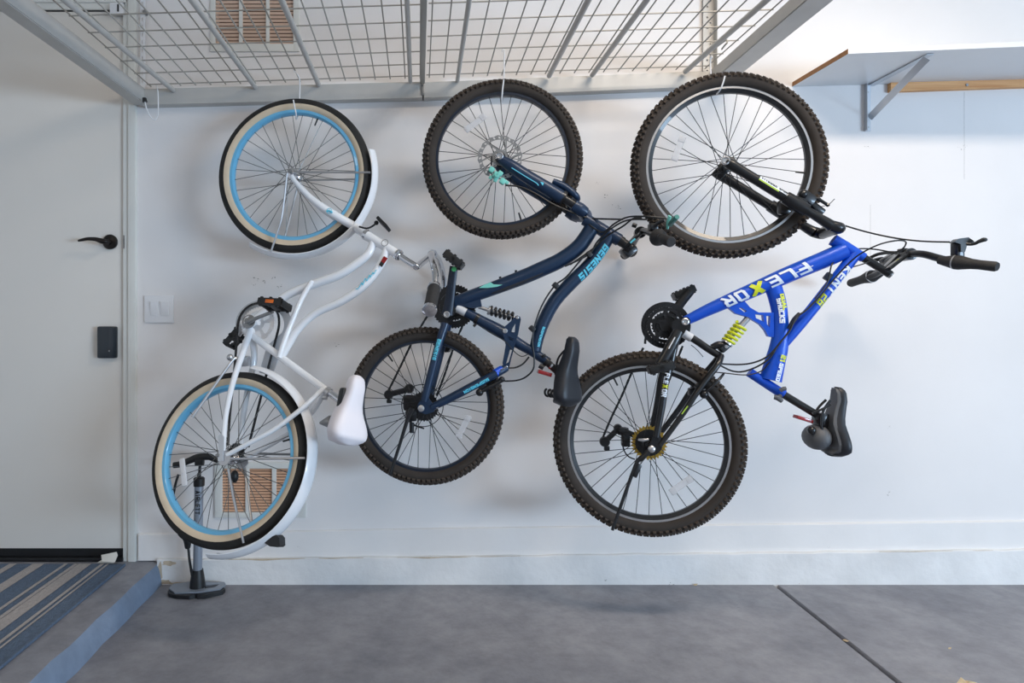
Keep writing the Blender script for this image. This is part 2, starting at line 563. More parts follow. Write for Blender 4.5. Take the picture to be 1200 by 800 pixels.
# back wall with openings for the door and the two vents
def wall_rects(name, xs0, xs1, holes, y0, y1, z0, z1):
    xs = sorted({xs0, xs1, *[h[0] for h in holes], *[h[1] for h in holes]})
    zs = sorted({z0, z1, *[h[2] for h in holes], *[h[3] for h in holes]})
    mb = MB()
    for i in range(len(xs) - 1):
        for k in range(len(zs) - 1):
            cx, cz = (xs[i] + xs[i + 1]) / 2, (zs[k] + zs[k + 1]) / 2
            if any(h[0] < cx < h[1] and h[2] < cz < h[3] for h in holes): continue
            x0, x1, za, zb = xs[i], xs[i + 1], zs[k], zs[k + 1]
            mb.add([(x0, y0, za), (x1, y0, za), (x1, y0, zb), (x0, y0, zb)], [(0, 1, 2, 3)])
    for h in holes:
        x0, x1, za, zb = h
        mb.add([(x0, y0, za), (x1, y0, za), (x1, y0, zb), (x0, y0, zb), (x0, y1, za), (x1, y1, za), (x1, y1, zb), (x0, y1, zb)],
               [(0, 1, 5, 4), (1, 2, 6, 5), (2, 3, 7, 6), (3, 0, 4, 7)])
    mb.add([(xs0, y1, z0), (xs1, y1, z0), (xs1, y1, z1), (xs0, y1, z1)], [(0, 1, 2, 3)])
    for a, b in (((xs0, z0), (xs0, z1)), ((xs1, z0), (xs1, z1)), ((xs0, z0), (xs1, z0)), ((xs0, z1), (xs1, z1))):
        mb.add([(a[0], y0, a[1]), (b[0], y0, b[1]), (b[0], y1, b[1]), (a[0], y1, a[1])], [(0, 1, 2, 3)])
    return mb
def wxz(px, py):
    p = WX(px, py); return p.x, p.z
dl, dr = -2.12, wxz(145.2, 0)[0]
dt = wxz(0, 12)[1]
va = (wxz(259, 0)[0], wxz(353, 0)[0], wxz(0, 601)[1], wxz(0, 547)[1])
vb = (wxz(251, 0)[0], wxz(348, 0)[0], wxz(0, 54)[1], wxz(0, -6)[1])
STEP = 0.088
struct('wall_back', wall_rects('wall_back', XL, XR, [(dl, dr, STEP, dt), va, vb], 0, .12, 0, ZC), M['wall'])
struct('wall_left', MB().span(XL - .1, XL, YF, .1, 0, ZC), M['wall'])
struct('wall_front', MB().span(XL - .1, XR + .1, YF - .1, YF, 0, ZC), M['wall'])
# right wall: a wide opening for the garage door
wr = MB()
wr.span(XR, XR + .12, -3.4, .1, 0, ZC)
wr.span(XR, XR + .12, YF, -7.9, 0, ZC)
wr.span(XR, XR + .12, -7.9, -3.4, 2.25, ZC)
struct('wall_right', wr, M['wall'])
struct('ceiling', MB().span(XL - .1, XR + .1, YF - .1, .1, ZC, ZC + .1), M['ceil'])

# baseboard and concrete stem at the wall's foot
def strip(xs, f0, f1, y0, y1, mb, seg=24, jit=0.0):
    vs, fs = [], []
    for i in range(seg + 1):
        x = xs[0] + (xs[1] - xs[0]) * i / seg
        za, zb = f0(x), f1(x)
        vs += [(x, y0, za), (x, y0, zb), (x, y0 + .004, zb + .004), (x, y1, zb + .004), (x, y1, za)]
    for i in range(seg):
        for k in range(5):
            k2 = (k + 1) % 5
            fs.append((i * 5 + k, i * 5 + k2, (i + 1) * 5 + k2, (i + 1) * 5 + k))
    fs += [(0, 1, 2, 3, 4), tuple(seg * 5 + k for k in (4, 3, 2, 1, 0))]
    return mb.add(vs, fs)
def zline(pts, off):
    P = [WX(px, py, off) for px, py in pts]
    def f(x):
        if x <= P[0].x: i = 0
        else:
            i = 0
            while i < len(P) - 2 and P[i + 1].x < x: i += 1
        a, b = P[i], P[i + 1]
        return a.z + (b.z - a.z) * (x - a.x) / (b.x - a.x)
    return f
x163, x185, x1 = wxz(163.5, 0)[0], PX(184, 0, D - .03).x, XR
bt = zline([(163, 627), (500, 620.5), (1200, 611.5)], .013)
st = zline([(185, 656), (500, 653), (1200, 644.5)], .03)
struct('baseboard_back', strip((x163, x1), lambda x: max(STEP - .004, st(x) - .008), bt, -.013, 0.01, MB()), M['base'])
struct('trim_1', strip((x185, x1), lambda x: -.03, lambda x: st(x) - .003 + .0016 * math.sin(x * 23) + .001 * math.sin(x * 57), -.030, .01, MB(), 120), M['stem'], label='concrete stem wall below the baseboard')
# a ragged line of dirt on the ledge and at the stem's left end
db = MB()
vs, fs = [], []
N = 400
for i in range(N):
    xa = x185 + .02 + (2.6 - x185) * i / N
    xb = x185 + .02 + (2.6 - x185) * (i + 1) / N
    def dw(x):
        w = .0065 * max(0, math.sin(x * 2.3 + 2.2) * .5 + math.sin(x * 7.1) * .45 + math.sin(x * 19 + 1) * .3 + math.sin(x * 47) * .15)
        return w * (1.0 if x < .2 else .45)
    wa, wb = dw(xa), dw(xb)
    if wa < .0008 or wb < .0008: continue
    k = len(vs)
    za, zb = st(xa) + .0016, st(xb) + .0016
    vs += [(xa, -.0306, za - wa), (xb, -.0306, zb - wb), (xb, -.0306, zb), (xa, -.0306, za)]
    fs.append((k, k + 1, k + 2, k + 3))
for cx0, cz0, rx, rz in ((x185 + .03, .012, .034, .012), (x185 + .012, .05, .012, .045), (x185 + .09, .006, .05, .006), (x185 + .05, .088, .03, .012)):
    k = len(vs)
    for a in range(14):
        r = random.uniform(.6, 1.1)
        vs.append((cx0 + rx * r * math.cos(a * PI / 7), -.0307, max(.001, cz0 + rz * r * math.sin(a * PI / 7))))
    fs.append(tuple(range(k, k + 14)))
db.add(vs, fs)
db.build('trim_2', M['dirt'], kind='structure', label='thin ragged line of brown dirt along the ledge')

# landing step below the door
xe = -1.060
stp = MB()
prof = [(xe - .035, 0.0 + STEP), (xe - .012, STEP - .006), (xe - .003, STEP - .02), (xe + .006, 0.03), (xe + .014, -.03)]
vs, fs = [], []
ys = [.02 - 3.6 * i / 40 for i in range(41)]
for i, y in enumerate(ys):
    j = .003 * math.sin(i * 1.9) + .002 * math.sin(i * 4.1)
    vs.append((XL, y, STEP))
    for x, z in prof: vs.append((x + j, y, z))
    vs.append((XL, y, -.03))
m = len(prof) + 2
for i in range(40):
    for k in range(m - 1): fs.append((i * m + k, i * m + k + 1, (i + 1) * m + k + 1, (i + 1) * m + k))
fs += [tuple(range(m)), tuple(40 * m + k for k in range(m - 1, -1, -1))]
stp.add(vs, fs)
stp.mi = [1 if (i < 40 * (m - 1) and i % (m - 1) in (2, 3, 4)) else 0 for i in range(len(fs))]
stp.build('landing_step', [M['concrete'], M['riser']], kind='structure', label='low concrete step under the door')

# the door
door = struct('door_1', MB().span(dl + .004, dr - .004, .004, .045, wxz(0, 643.3)[1], dt - .004, .002), M['door'], label='plain white flush door')
MB().span(dl + .004, dr - .003, .002, .05, STEP + .018, wxz(0, 642.5)[1]).build('door_sweep', M['black'], door)
MB().span(dl, dr + .002, -.016, .05, STEP, STEP + .016, .004).build('threshold', M['black'], door)
lv = MB()
rc = WX(129.5, 283.5, 0)
Y = V((0, -1, 0))
lv.lathe([(0, -.002), (.030, -.002), (.031, .006), (.027, .011), (.012, .014), (.010, .03), (0, .03)], rc, Y, 32)
lev = lv.build('door_lever', M['bronze'], door, label='dark bronze lever handle')
MB().sweep([WX(127, 283, .03), WX(124, 283, .052), WX(119, 282.3, .056), WX(112, 280.2, .056), WX(103, 279.8, .056), WX(96, 281, .056), WX(91.5, 282, .056)],
           [.010, .010, .011, .0085, .007, .006, .004], 12, 6, .8, Y).build('lever_arm', M['bronze'], lev)
kp = WX(127.8, 400.8, .0)
kb = MB().box(kp - V((0, .013, 0)), (.0775, .026, .132), None, .008).build('keypad_lock', M['keypad'], door, label='black smart keypad lock')
MB().box(kp + V((.022, -.0265, 0)), (.022, .002, .118), None, .0008).build('side_panel', M['keypad'], kb)
MB().lathe([(0, 0), (.004, 0), (.0035, .0015), (0, .002)], WX(128, 411, .0265), Y, 12).build('keyhole', M['steel'], kb)
MB().box(WX(145.6, 283.5, .006), (.006, .006, .055)).build('latch_plate', M['steel'], door)

def casing(mb, x0, x1, z0, z1, dx):
    "stepped casing"
    mb.span(x0, x1, -.012, .02, z0, z1, .003)
    return mb
cw = wxz(161, 0)[0]
c = MB()
c.span(dr, dr + (cw - dr) * .45, -.009, .05, STEP, dt + .03, .002)
c.span(dr + (cw - dr) * .42, cw, -.018, .01, STEP, dt + .0567, .004)
struct('trim_3', c, M['trim'], label='white casing beside the door')
c = MB()
c.span(dl - .06, dr + .01, -.009, .05, dt, dt + .027, .002)
c.span(dl - .06, dr + .012, -.018, .01, dt + .025, dt + .0567, .004)
c.span(dl - .06, dl, -.018, .05, STEP, dt + .0567, .004)
struct('trim_4', c, M['trim'], label='white head casing above the door')

# nail holes, scuffs and the faint panel seams
for (px, h0, h1) in ((1130, 108, 210), (1020, 240, 300)):
    a, b = WX(px, h0), WX(px, h1)
    MB().span(a.x - .0008, a.x + .0008, -.0006, .001, b.z, a.z).build('trim_5' if px > 1100 else 'trim_6', M['nail'], kind='structure', label='faint vertical seam in the painted wall')
scf = MB()
for px, py, s in ((1016, 171, .004), (1127, 174, .004), (1132, 171, .005), (1124, 174, .003), (711, 230, .007), (724, 243, .006), (719, 241, .004), (700, 214, .003), (300, 327, .006), (310, 330, .008), (322, 325, .006),
                  (297, 334, .005), (328, 335, .006), (1043, 578, .006), (1041, 500, .003), (970, 640, .003), (394, 404, .005), (350, 640, .004), (783, 681, .006), (706, 676, .005), (660, 648, .004)):
    for k in range(4):
        q = WX(px + random.uniform(-3, 3), py + random.uniform(-2, 2), 0)
        yy = -.0008 if py < 610 else (-.0138 if py < 650 else -.0306)
        a = random.uniform(0, PI)
        dx, dz = math.cos(a) * s * random.uniform(.3, 1), math.sin(a) * s * random.uniform(.3, .6)
        scf.add([(q.x - dx, yy, q.z - dz), (q.x + dz * .3, yy, q.z - dx * .3), (q.x + dx, yy, q.z + dz), (q.x - dz * .3, yy, q.z + dx * .3)], [(0, 1, 2, 3)])
scf.build('wall_scuffs', M['scuff'], kind='stuff', label='small scuffs and nail marks scattered over the white wall', cat='marks')

# ------------------------------------------------------------------ vents
def vent(px0, px1, py0, py1, cols, ly0, ly1, n, tilt, sm, label):
    a, b = WX(px0, py1), WX(px1, py0)
    root = empty('wall_vent', (a.x / 2 + b.x / 2, 0, a.z), label=label, cat='vent', group='louvred wall vents')
    fr = MB()
    z0, z1 = WX(0, ly1).z, WX(0, ly0).z
    xs = [(WX(c0, 0).x, WX(c1, 0).x) for c0, c1 in cols]
    fr.span(a.x, xs[0][0], -.008, .004, a.z, b.z, .002)
    fr.span(xs[-1][1], b.x, -.008, .004, a.z, b.z, .002)
    fr.span(xs[0][0] - .002, xs[-1][1] + .002, -.008, .004, a.z, z0, .002)
    fr.span(xs[0][0] - .002, xs[-1][1] + .002, -.008, .004, z1, b.z, .002)
    for i in range(len(xs) - 1):
        fr.span(xs[i][1], xs[i + 1][0], -.007, .004, z0 - .002, z1 + .002, .001)
    fr.build('vent_frame', M['trim'], root)
    MB().span(xs[0][0] - .003, xs[-1][1] + .003, .055, .06, z0 - .003, z1 + .003).build('duct_back', M['vent_back'], root)
    p = (z1 - z0) / n
    for x0, x1 in xs:
        me = None
        for k in range(n):
            z = z0 + (k + .5) * p
            if me is None:
                mb = MB()
                dx = (x1 - x0) / 2
                mb.box((0, 0, 0), (dx * 2, p * (.86 if tilt > 0 else .70), .0016), (V((1, 0, 0)), V((0, tilt * .68, .733)), V((0, -.733, tilt * .68))))
                me = mb.mesh('louvre', [M[sm]], V((0, 0, 0)))
            place('louvre', me, Matrix.Translation(((x0 + x1) / 2, .002, z)), root)
vent(252, 359, 541, 606, [(261, 288), (292.5, 319), (324, 350)], 548.5, 599.5, 15, 1, 'slat', 'white wall vent with tan louvres low on the wall behind the white cruiser wheel')
vent(247, 351, -14, 61, [(253, 280.5), (284.5, 312), (316, 344)], -4, 52, 13, -1, 'slat_lit', 'white wall vent with tan louvres high on the wall above the wire rack')

# ------------------------------------------------------------------ light switch, door sensor
a, b = WX(170, 378), WX(204, 346)
sw = MB().span(a.x, b.x, -.009, .0, a.z, b.z, .003).build('light_switch', M['white_plastic'], label='white double rocker light switch on the wall beside the door', cat='light switch')
for x0, x1 in ((177.5, 186.5), (189.5, 198.5)):
    p, q = WX(x0, 370), WX(x1, 353)
    MB().box(((p.x + q.x) / 2, -.0105, (p.z + q.z) / 2), (q.x - p.x, .007, q.z - p.z), (V((1, 0, 0)), V((0, .993, .11)), V((0, -.11, .993))), .001).build('rocker', M['white_plastic'], sw)
a, b = WX(132.5, 20), WX(147.5, 7)
ds = MB().span(a.x, b.x, -.03, -.012, a.z, b.z, .002).build('door_sensor', M['white_plastic'], label='small white sensor box at the top right corner of the door', cat='sensor')
MB().span(a.x + .032, a.x + .038, -.033, -.028, a.z + .008, b.z - .008).build('sensor_slot', M['black'], ds)

# ------------------------------------------------------------------ overhead wire rack
HA, HB = 0.990, 0.0324
def deck(px, py, dz=0.0):
    d = (HA + dz) / ((CY - py) / F - HB * (px - CX) / F)
    return PX(px, py, d)
def dz_at(x): return CAMZ + HA + HB * x
def deckxy(x, y, dz=0.0): return V((x, y, dz_at(x) + dz))
rack = empty('overhead_rack', (0, -.6, dz_at(0)), label='grey steel overhead rack with a wire deck fixed above the bicycles', cat='storage rack')
YB, YE = -.045, -1.30
# C channels against the wall: left and right lengths meet near the middle
def channel(p0, p1, w, h, t, inward):
    "C channel from p0 to p1 (top outer edge), web vertical, lips towards 'inward'"
    mb = MB()
    X = (p1 - p0).normalized()
    inw = (V(inward) - X * V(inward).dot(X)).normalized()
    Z = V((0, 0, 1)); Z = (Z - X * Z.dot(X) - inw * Z.dot(inw)).normalized()
    prof = [(0, 0), (w, 0), (w, -t), (t, -t), (t, -h + t), (w, -h + t), (w, -h), (0, -h)]
    vs = [p + inw * a + Z * b for p in (p0, p1) for a, b in prof]
    n = len(prof)
    fs = [(i, (i + 1) % n, n + (i + 1) % n, n + i) for i in range(n)] + [(0, 1, 2, 7), (2, 3, 4, 7), (4, 5, 6, 7), (n, n + 7, n + 2, n + 1), (n + 2, n + 7, n + 4, n + 3), (n + 4, n + 7, n + 6, n + 5)]
    return mb.add(vs, fs)
dW = 2.655
ra, rm, rm2, rb = PX(165, 104.3, dW), PX(494.5, 95.7, dW), PX(496, 96.5, dW), PX(858, 82, dW)
channel(ra, rm, .045, .064, .003, (0, 1, 0)).build('wall_rail', M['rack'], rack)
rr = channel(rm2, rb, .045, .062, .003, (0, 1, 0)).build('wall_rail', M['rack'], rack)
mb = MB()
mb.box(PX(495.5, 104, dW - .003), (.012, .006, .052), None, .001)
for dy in (100, 109): mb.lathe([(0, 0), (.004, 0), (.003, .003), (0, .003)], PX(495.5, dy, dW - .006), Y, 10)
mb.build('rail_joint', M['steel'], rack)
# side beams
la = PX(169, 104, 2.66)
ld = (deck(36, 0) - la).normalized()
le = la + ld * 1.35
mb = channel(la + V((0, .02, .002)), le + V((0, 0, .002)), -.05, .062, .003, (1, 0, 0))
mb.build('side_beam', M['rack'], rack)
ba = PX(834, 82.5, 2.66)
be = ba + (deck(926, 0) - ba).normalized() * 1.35
mb = channel(ba + V((0, .02, .002)), be + V((0, 0, .002)), -.078, .05, .003, (-1, 0, 0))
mb.build('side_beam', M['rack'], rack)
channel(le + V((-.05, 0, 0)), be + V((.05, 0, 0)), .045, .062, .003, (0, -1, 0)).build('front_rail', M['rack'], rack)
# cross bars
for x0, x1, y1, r in ((76, 203, 105.5, .010), (224.5, 299, 102, .010), (330, 373.5, 99.5, .010), (477, 480.8, 95.5, .0085), (550, 536, 94.5, .0085), (689.5, 643.5, 89, .010), (758, 694, 88, .010), (898.5, 803, 84, .010)):
    a, b = deck(x1, y1, -.012), deck(x0, 0, -.012)
    dd = (b - a).normalized()
    MB().sweep([a, a + dd * (1.35)], r, 10, 0).build('cross_bar', M['rack'], rack)
a = deck(495, 95, -.014); b = V((a.x - .0, YE - .05, a.z))
MB().bar(a, b, .020, .022, (0, 0, 1), .002).build('cross_bar', M['wire'], rack, label='dark centre bar where the two deck panels meet')
# wire deck: two welded panels
wm = {}
def wire(panel, p, q, r=.0025):
    L = round((q - p).length, 2)
    if L not in wm:
        wm[L] = MB().rod(V((0, 0, 0)), V((0, 0, 1)), 1.0, seg=6).mesh('wire', [M['wire']], V((0, 0, 0)))
    m = Matrix.Translation(p) @ (q - p).to_track_quat('Z', 'Y').to_matrix().to_4x4() @ Matrix.Diagonal((r, r, (q - p).length, 1))
    place('wire', wm[L], m, panel)
for x0, x1, ys0 in ((-1.085, .008, -.062), (.045, 1.165, -.068)):
    pn = empty('wire_panel', deckxy((x0 + x1) / 2, -.6), rack)
    n = round((x1 - x0) / .0597)
    for i in range(n + 1):
        x = x0 + (x1 - x0) * i / n
        wire(pn, deckxy(x, -.052, .004), deckxy(x, YE, .004))
    for k in range(11):
        y = ys0 - .118 * k
        wire(pn, deckxy(x0 - .012, y, .009), deckxy(x1 + .012, y, .009))
# perforated hangers up to the ceiling at the two wall corners
def hanger(px0, px1, m, label):
    a, b = PX(px0, 104, D - .012), PX(px1, 104, D - .012)
    z0, z1 = dz_at(a.x) - .02, ZC
    w = b.x - a.x
    outer = [V((a.x, -.012, z0)), V((b.x, -.012, z0)), V((b.x, -.012, z1)), V((a.x, -.012, z1))]
    holes = []
    z = z0 + .03
    k = 0
    while z < z1 - .02:
        cx = a.x + w * (.36 if (k % 2 == 0 or w < .03) else .62)
        holes.append([V((cx + .004 * math.cos(t * PI / 4), -.012, z + (.004 if w > .03 else .009) * math.sin(t * PI / 4))) for t in range(8)])
        z += .022 if w > .03 else .032
        k += 1
    mb = MB().plate(outer, holes, (0, .003, 0))
    if w > .03: mb.span(b.x - .003, b.x, -.04, -.012, z0, z1)
    return mb.build('hanger_strut', m, rack, label=label)
hanger(164.5, 170, M['white_plastic'], 'white slotted strut')
hanger(824, 837.5, M['rack'], 'grey perforated angle strut')
MB().lathe([(0, 0), (.006, 0), (.006, .018), (.009, .018), (.009, .024), (0, .024)], WX(172, 17, .0), Y, 12).build('bolt', M['steel'], rack)

# cable loop at the rack's left corner
cl = MB()
cl.sweep([PX(183.5, 100, 2.62), PX(185, 108, 2.60), PX(185.5, 125, 2.6), PX(185, 135, 2.6), PX(181.5, 140.5, 2.6), PX(176.5, 137, 2.6), PX(172, 128, 2.6), PX(170, 119.5, 2.6)], .0022, 8)
cl.build('cable_loop', M['white_plastic'], label='thin white cable loop with a black plug hanging from the rack corner', cat='cable')
cbl = [o for o in C.objects if o.name == 'cable_loop'][0]
MB().rod(PX(169.8, 119.5, 2.6), PX(169.2, 114.8, 2.6), .010, .008, 10).build('plug', M['black'], cbl)

# ------------------------------------------------------------------ bicycle parts
def bike_plane(rear, front, phi):
    t = V((math.cos(phi), -math.sin(phi), 0))
    g = (front - rear).normalized()
    n = t.cross(g).normalized()
    if n.y > 0: n = -n
    return n
def steer_normal(n, ang, g):
    return (Matrix.Rotation(ang, 3, g) @ n).normalized()

spoke_mesh = {}
def make_wheel(bike, name, c, n, R, st, phase=0.0, valve=0.0, refl=None):
    root = empty(name, c, bike)
    ax, e1, e2 = basis(n)
    h, w = st['th'], st['tw']
    knob = .0065 if st['knobby'] else 0.0
    Ro = R - knob
    rc = Ro - h / 2
    def tp(a): return (rc + h / 2 * math.cos(a), w / 2 * math.sin(a))
    seg = 96
    if st['sidewall']:
        lim = math.radians(89)
        MB().ring([tp(-lim + 2 * lim * i / 8) for i in range(9)], c, n, seg, closed=False).build('tyre_tread', st['tread'], root)
        sdw = MB()
        for s in (1, -1):
            sdw.ring([tp(s * (lim + (math.radians(165) - lim) * i / 7)) for i in range(8)], c, n, seg, closed=False)
        sdw.build('sidewall', st['sidewall'], root, label='cream sidewall')
    else:
        MB().ring([tp(math.radians(-160 + 320 * i / 16)) for i in range(17)], c, n, seg, closed=False).build('tyre', st['tread'], root)
        kb = MB()
        N = 92
        for row, adeg in enumerate((-62, -34, 0, 34, 62)):
            a = math.radians(adeg)
            for k in range(N):
                th = 2 * PI * (k + .5 * (row % 2)) / N
                u = e1 * math.cos(th) + e2 * math.sin(th)
                tg = -e1 * math.sin(th) + e2 * math.cos(th)
                rr, tt = tp(a)
                nr = (u * math.cos(a) + ax * math.sin(a)).normalized()
                sd = nr.cross(tg)
                p = V(c) + u * rr + ax * tt
                lw, ll = (.0058, .0052) if row != 2 else (.0062, .0046)
                b0 = [p - nr * .002 + sd * sx * lw * 1.15 + tg * sy * ll * 1.2 for sx, sy in ((-1, -1), (1, -1), (1, 1), (-1, 1))]
                b1 = [p + nr * knob + sd * sx * lw * .85 + tg * sy * ll * .85 for sx, sy in ((-1, -1), (1, -1), (1, 1), (-1, 1))]
                kb.add(b0 + b1, [(4, 5, 6, 7), (0, 1, 5, 4), (1, 2, 6, 5), (2, 3, 7, 6), (3, 0, 4, 7)])
        kb.build('tyre_knobs', M['tyre2'], root, kind='stuff', angle=20)
    # rim
    rr0 = Ro - h + .008
    ri = rr0 - st['rh']
    hw = st['rw'] / 2
    if st['track']:
        tr = rr0 - st['track_h']
        tb = MB()
        for s in (1, -1):
            tb.ring([(rr0, s * (hw - .004)), (rr0, s * hw), (tr, s * hw), (tr, s * (hw - .004))], c, n, seg)
        tb.build('brake_track', st['track'], root, label='bright silver braking surface')
        MB().ring([(rr0 - .004, hw - .004), (tr, hw - .004), (tr - .001, hw - .002), (ri, hw * .45), (ri, -hw * .45), (tr - .001, -hw + .002), (tr, -hw + .004), (rr0 - .004, -hw + .004)], c, n, seg).build('rim', st['rim'], root)
    else:
        MB().ring([(rr0, hw - .002), (rr0 - .002, hw), (rr0 - .012, hw), (ri, hw * .55), (ri, -hw * .55), (rr0 - .012, -hw), (rr0 - .002, -hw), (rr0, -hw + .002)], c, n, seg).build('rim', st['rim'], root)
    # hub
    hm = st['hub']
    MB().lathe([(0, -.058), (.005, -.058), (.005, -.044), (.012, -.042), (.014, -.034), (.022, -.032), (.022, -.029), (.013, -.026), (.011, 0), (.013, .026), (.022, .029), (.022, .032), (.014, .034), (.012, .042), (.005, .044), (.005, .058), (0, .058)], c, n, 20).build('hub', hm, root)
    # spokes
    key = st['spoke'].name
    if key not in spoke_mesh:
        spoke_mesh[key] = MB().rod(V((0, 0, 0)), V((0, 0, 1)), .0013, .0013, 5).mesh('spoke', [st['spoke']], V((0, 0, 0)))
    for i in range(36):
        a = phase + 2 * PI * i / 36
        s = 1 if i % 2 else -1
        d = 1 if (i // 2) % 2 else -1
        ah = a + d * math.radians(62)
        p = V(c) + (e1 * math.cos(ah) + e2 * math.sin(ah)) * .020 + ax * (s * .0305)
        q = V(c) + (e1 * math.cos(a) + e2 * math.sin(a)) * (ri + .002) + ax * (s * .002)
        L = (q - p).length
        mt = Matrix.Translation(p) @ (q - p).to_track_quat('Z', 'Y').to_matrix().to_4x4() @ Matrix.Diagonal((1, 1, L, 1))
        place('spoke', spoke_mesh[key], mt, root)
    u = e1 * math.cos(valve) + e2 * math.sin(valve)
    MB().rod(V(c) + u * (ri + .004), V(c) + u * (ri - .028), .0035, .003, 8).build('valve', M['black'], root)
    if refl is not None:
        u = e1 * math.cos(refl) + e2 * math.sin(refl)
        t = ax.cross(u)
        rp = V(c) + u * (ri * .70) + ax * .016
        mb = MB().box(rp, (.09, .022, .006), (t, u, ax), .002)
        mb.m = 1
        for s in (-1, 1): mb.box(rp + t * (.034 * s) + ax * .004, (.018, .024, .004), (t, u, ax), .001)
        mb.build('wheel_reflector', [M['clear_lens'], M['clear_lens']], root, label='clear plastic spoke reflector')
    return root

def saddle_mesh(nose, tail, up, W, top_m=0, skirt=.045, skew=0.0, prof=None):
    nose, tail, up = V(nose), V(tail), V(up)
    A = (tail - nose)
    L = A.length
    A.normalize()
    up = (up - A * up.dot(A)).normalized()
    S = A.cross(up)
    prof = prof or [(0, .14), (.02, .26), (.06, .36), (.14, .42), (.28, .46), (.42, .54), (.56, .70), (.68, .87), (.80, 1.0), (.88, .97), (.94, .82), (.98, .55), (1, .2)]
    zt = [(0, -.016), (.05, -.004), (.2, .0), (.5, -.008), (.75, .006), (.9, .010), (1, -.008)]
    def ip(tb, t):
        for i in range(len(tb) - 1):
            if tb[i][0] <= t <= tb[i + 1][0]:
                a, b = tb[i], tb[i + 1]
                k = (t - a[0]) / (b[0] - a[0])
                return a[1] + (b[1] - a[1]) * k
        return tb[-1][1]
    cs = [(.86, -1.0), (.97, -.72), (1.0, -.42), (.95, -.20), (.82, -.07), (.55, -.01), (.2, .0)]
    cs = [(-x, z) for x, z in cs] + [(x, z) for x, z in reversed(cs)]
    ts = [0, .015, .04, .08, .14, .2, .28, .36, .44, .52, .6, .68, .75, .81, .86, .9, .935, .965, .985, 1]
    vs, fs = [], []
    for t in ts:
        w = ip(prof, t) * W / 2
        z0 = ip(zt, t)
        sk = skirt * (.55 + .45 * min(1, t * 1.6)) * (1 if .03 < t < .97 else .7)
        for x, z in cs: vs.append(nose + A * (L * t) + S * (x * w) + up * (z0 + z * sk))
    m = len(cs)
    for i in range(len(ts) - 1):
        for k in range(m): fs.append((i * m + k, i * m + (k + 1) % m, (i + 1) * m + (k + 1) % m, (i + 1) * m + k))
    fs += [tuple(range(m)), tuple((len(ts) - 1) * m + k for k in range(m))]
    return MB().add(vs, fs), A, S, up, L

def chain_strip(mb, pts, n, w=.007, h=.008, pitch=.0127):
    "roller chain: alternate narrow and wide links along a path"
    P, _ = crv(pts, 10)
    L = [0.0]
    for i in range(1, len(P)): L.append(L[-1] + (P[i] - P[i - 1]).length)
    k = int(L[-1] / pitch)
    def at(s):
        i = 0
        while i < len(P) - 2 and L[i + 1] < s: i += 1
        return P[i] + (P[i + 1] - P[i]) * ((s - L[i]) / max(1e-6, L[i + 1] - L[i]))
    for j in range(k):
        a, b = at(j * pitch), at((j + 1) * pitch)
        if j % 2: mb.bar(a, b, w, h * .8, n.cross(b - a))
        else: mb.bar(a - (b - a) * .2, b + (b - a) * .2, w * .55, h, n.cross(b - a))
    return mb

def sprocket(mb, c, n, r, teeth, t=.002, rin=None, hgt=.004):
    ax, e1, e2 = basis(n)
    outer = []
    for i in range(teeth):
        for f, rr in ((0, r), (.22, r), (.42, r + hgt), (.62, r + hgt)):
            a = 2 * PI * (i + f) / teeth
            outer.append(V(c) + (e1 * math.cos(a) + e2 * math.sin(a)) * rr)
    holes = []
    if rin:
        for k in range(5):
            a0 = 2 * PI * k / 5 + .16
            a1 = 2 * PI * (k + 1) / 5 - .16
            lo, hi = rin
            holes.append([V(c) + (e1 * math.cos(a0 + (a1 - a0) * i / 6) + e2 * math.sin(a0 + (a1 - a0) * i / 6)) * hi for i in range(7)] +
                         [V(c) + (e1 * math.cos(a1 - (a1 - a0) * i / 6) + e2 * math.sin(a1 - (a1 - a0) * i / 6)) * lo for i in range(7)])
    return mb.plate(outer, holes, ax * t)

def disc(mb, c, n, r, t=.004, seg=14):
    return mb.lathe([(0, 0), (r, 0), (r, t * .7), (r * .85, t), (0, t)], c, n, seg)

def spring(mb, a, b, R, r, turns, seg=8):
    ax, e1, e2 = basis(V(b) - V(a))
    L = (V(b) - V(a)).length
    n = int(turns * 16)
    pts = [V(a) + ax * (L * i / n) + (e1 * math.cos(2 * PI * turns * i / n) + e2 * math.sin(2 * PI * turns * i / n)) * R for i in range(n + 1)]
    return mb.sweep(pts, r, seg, 0)

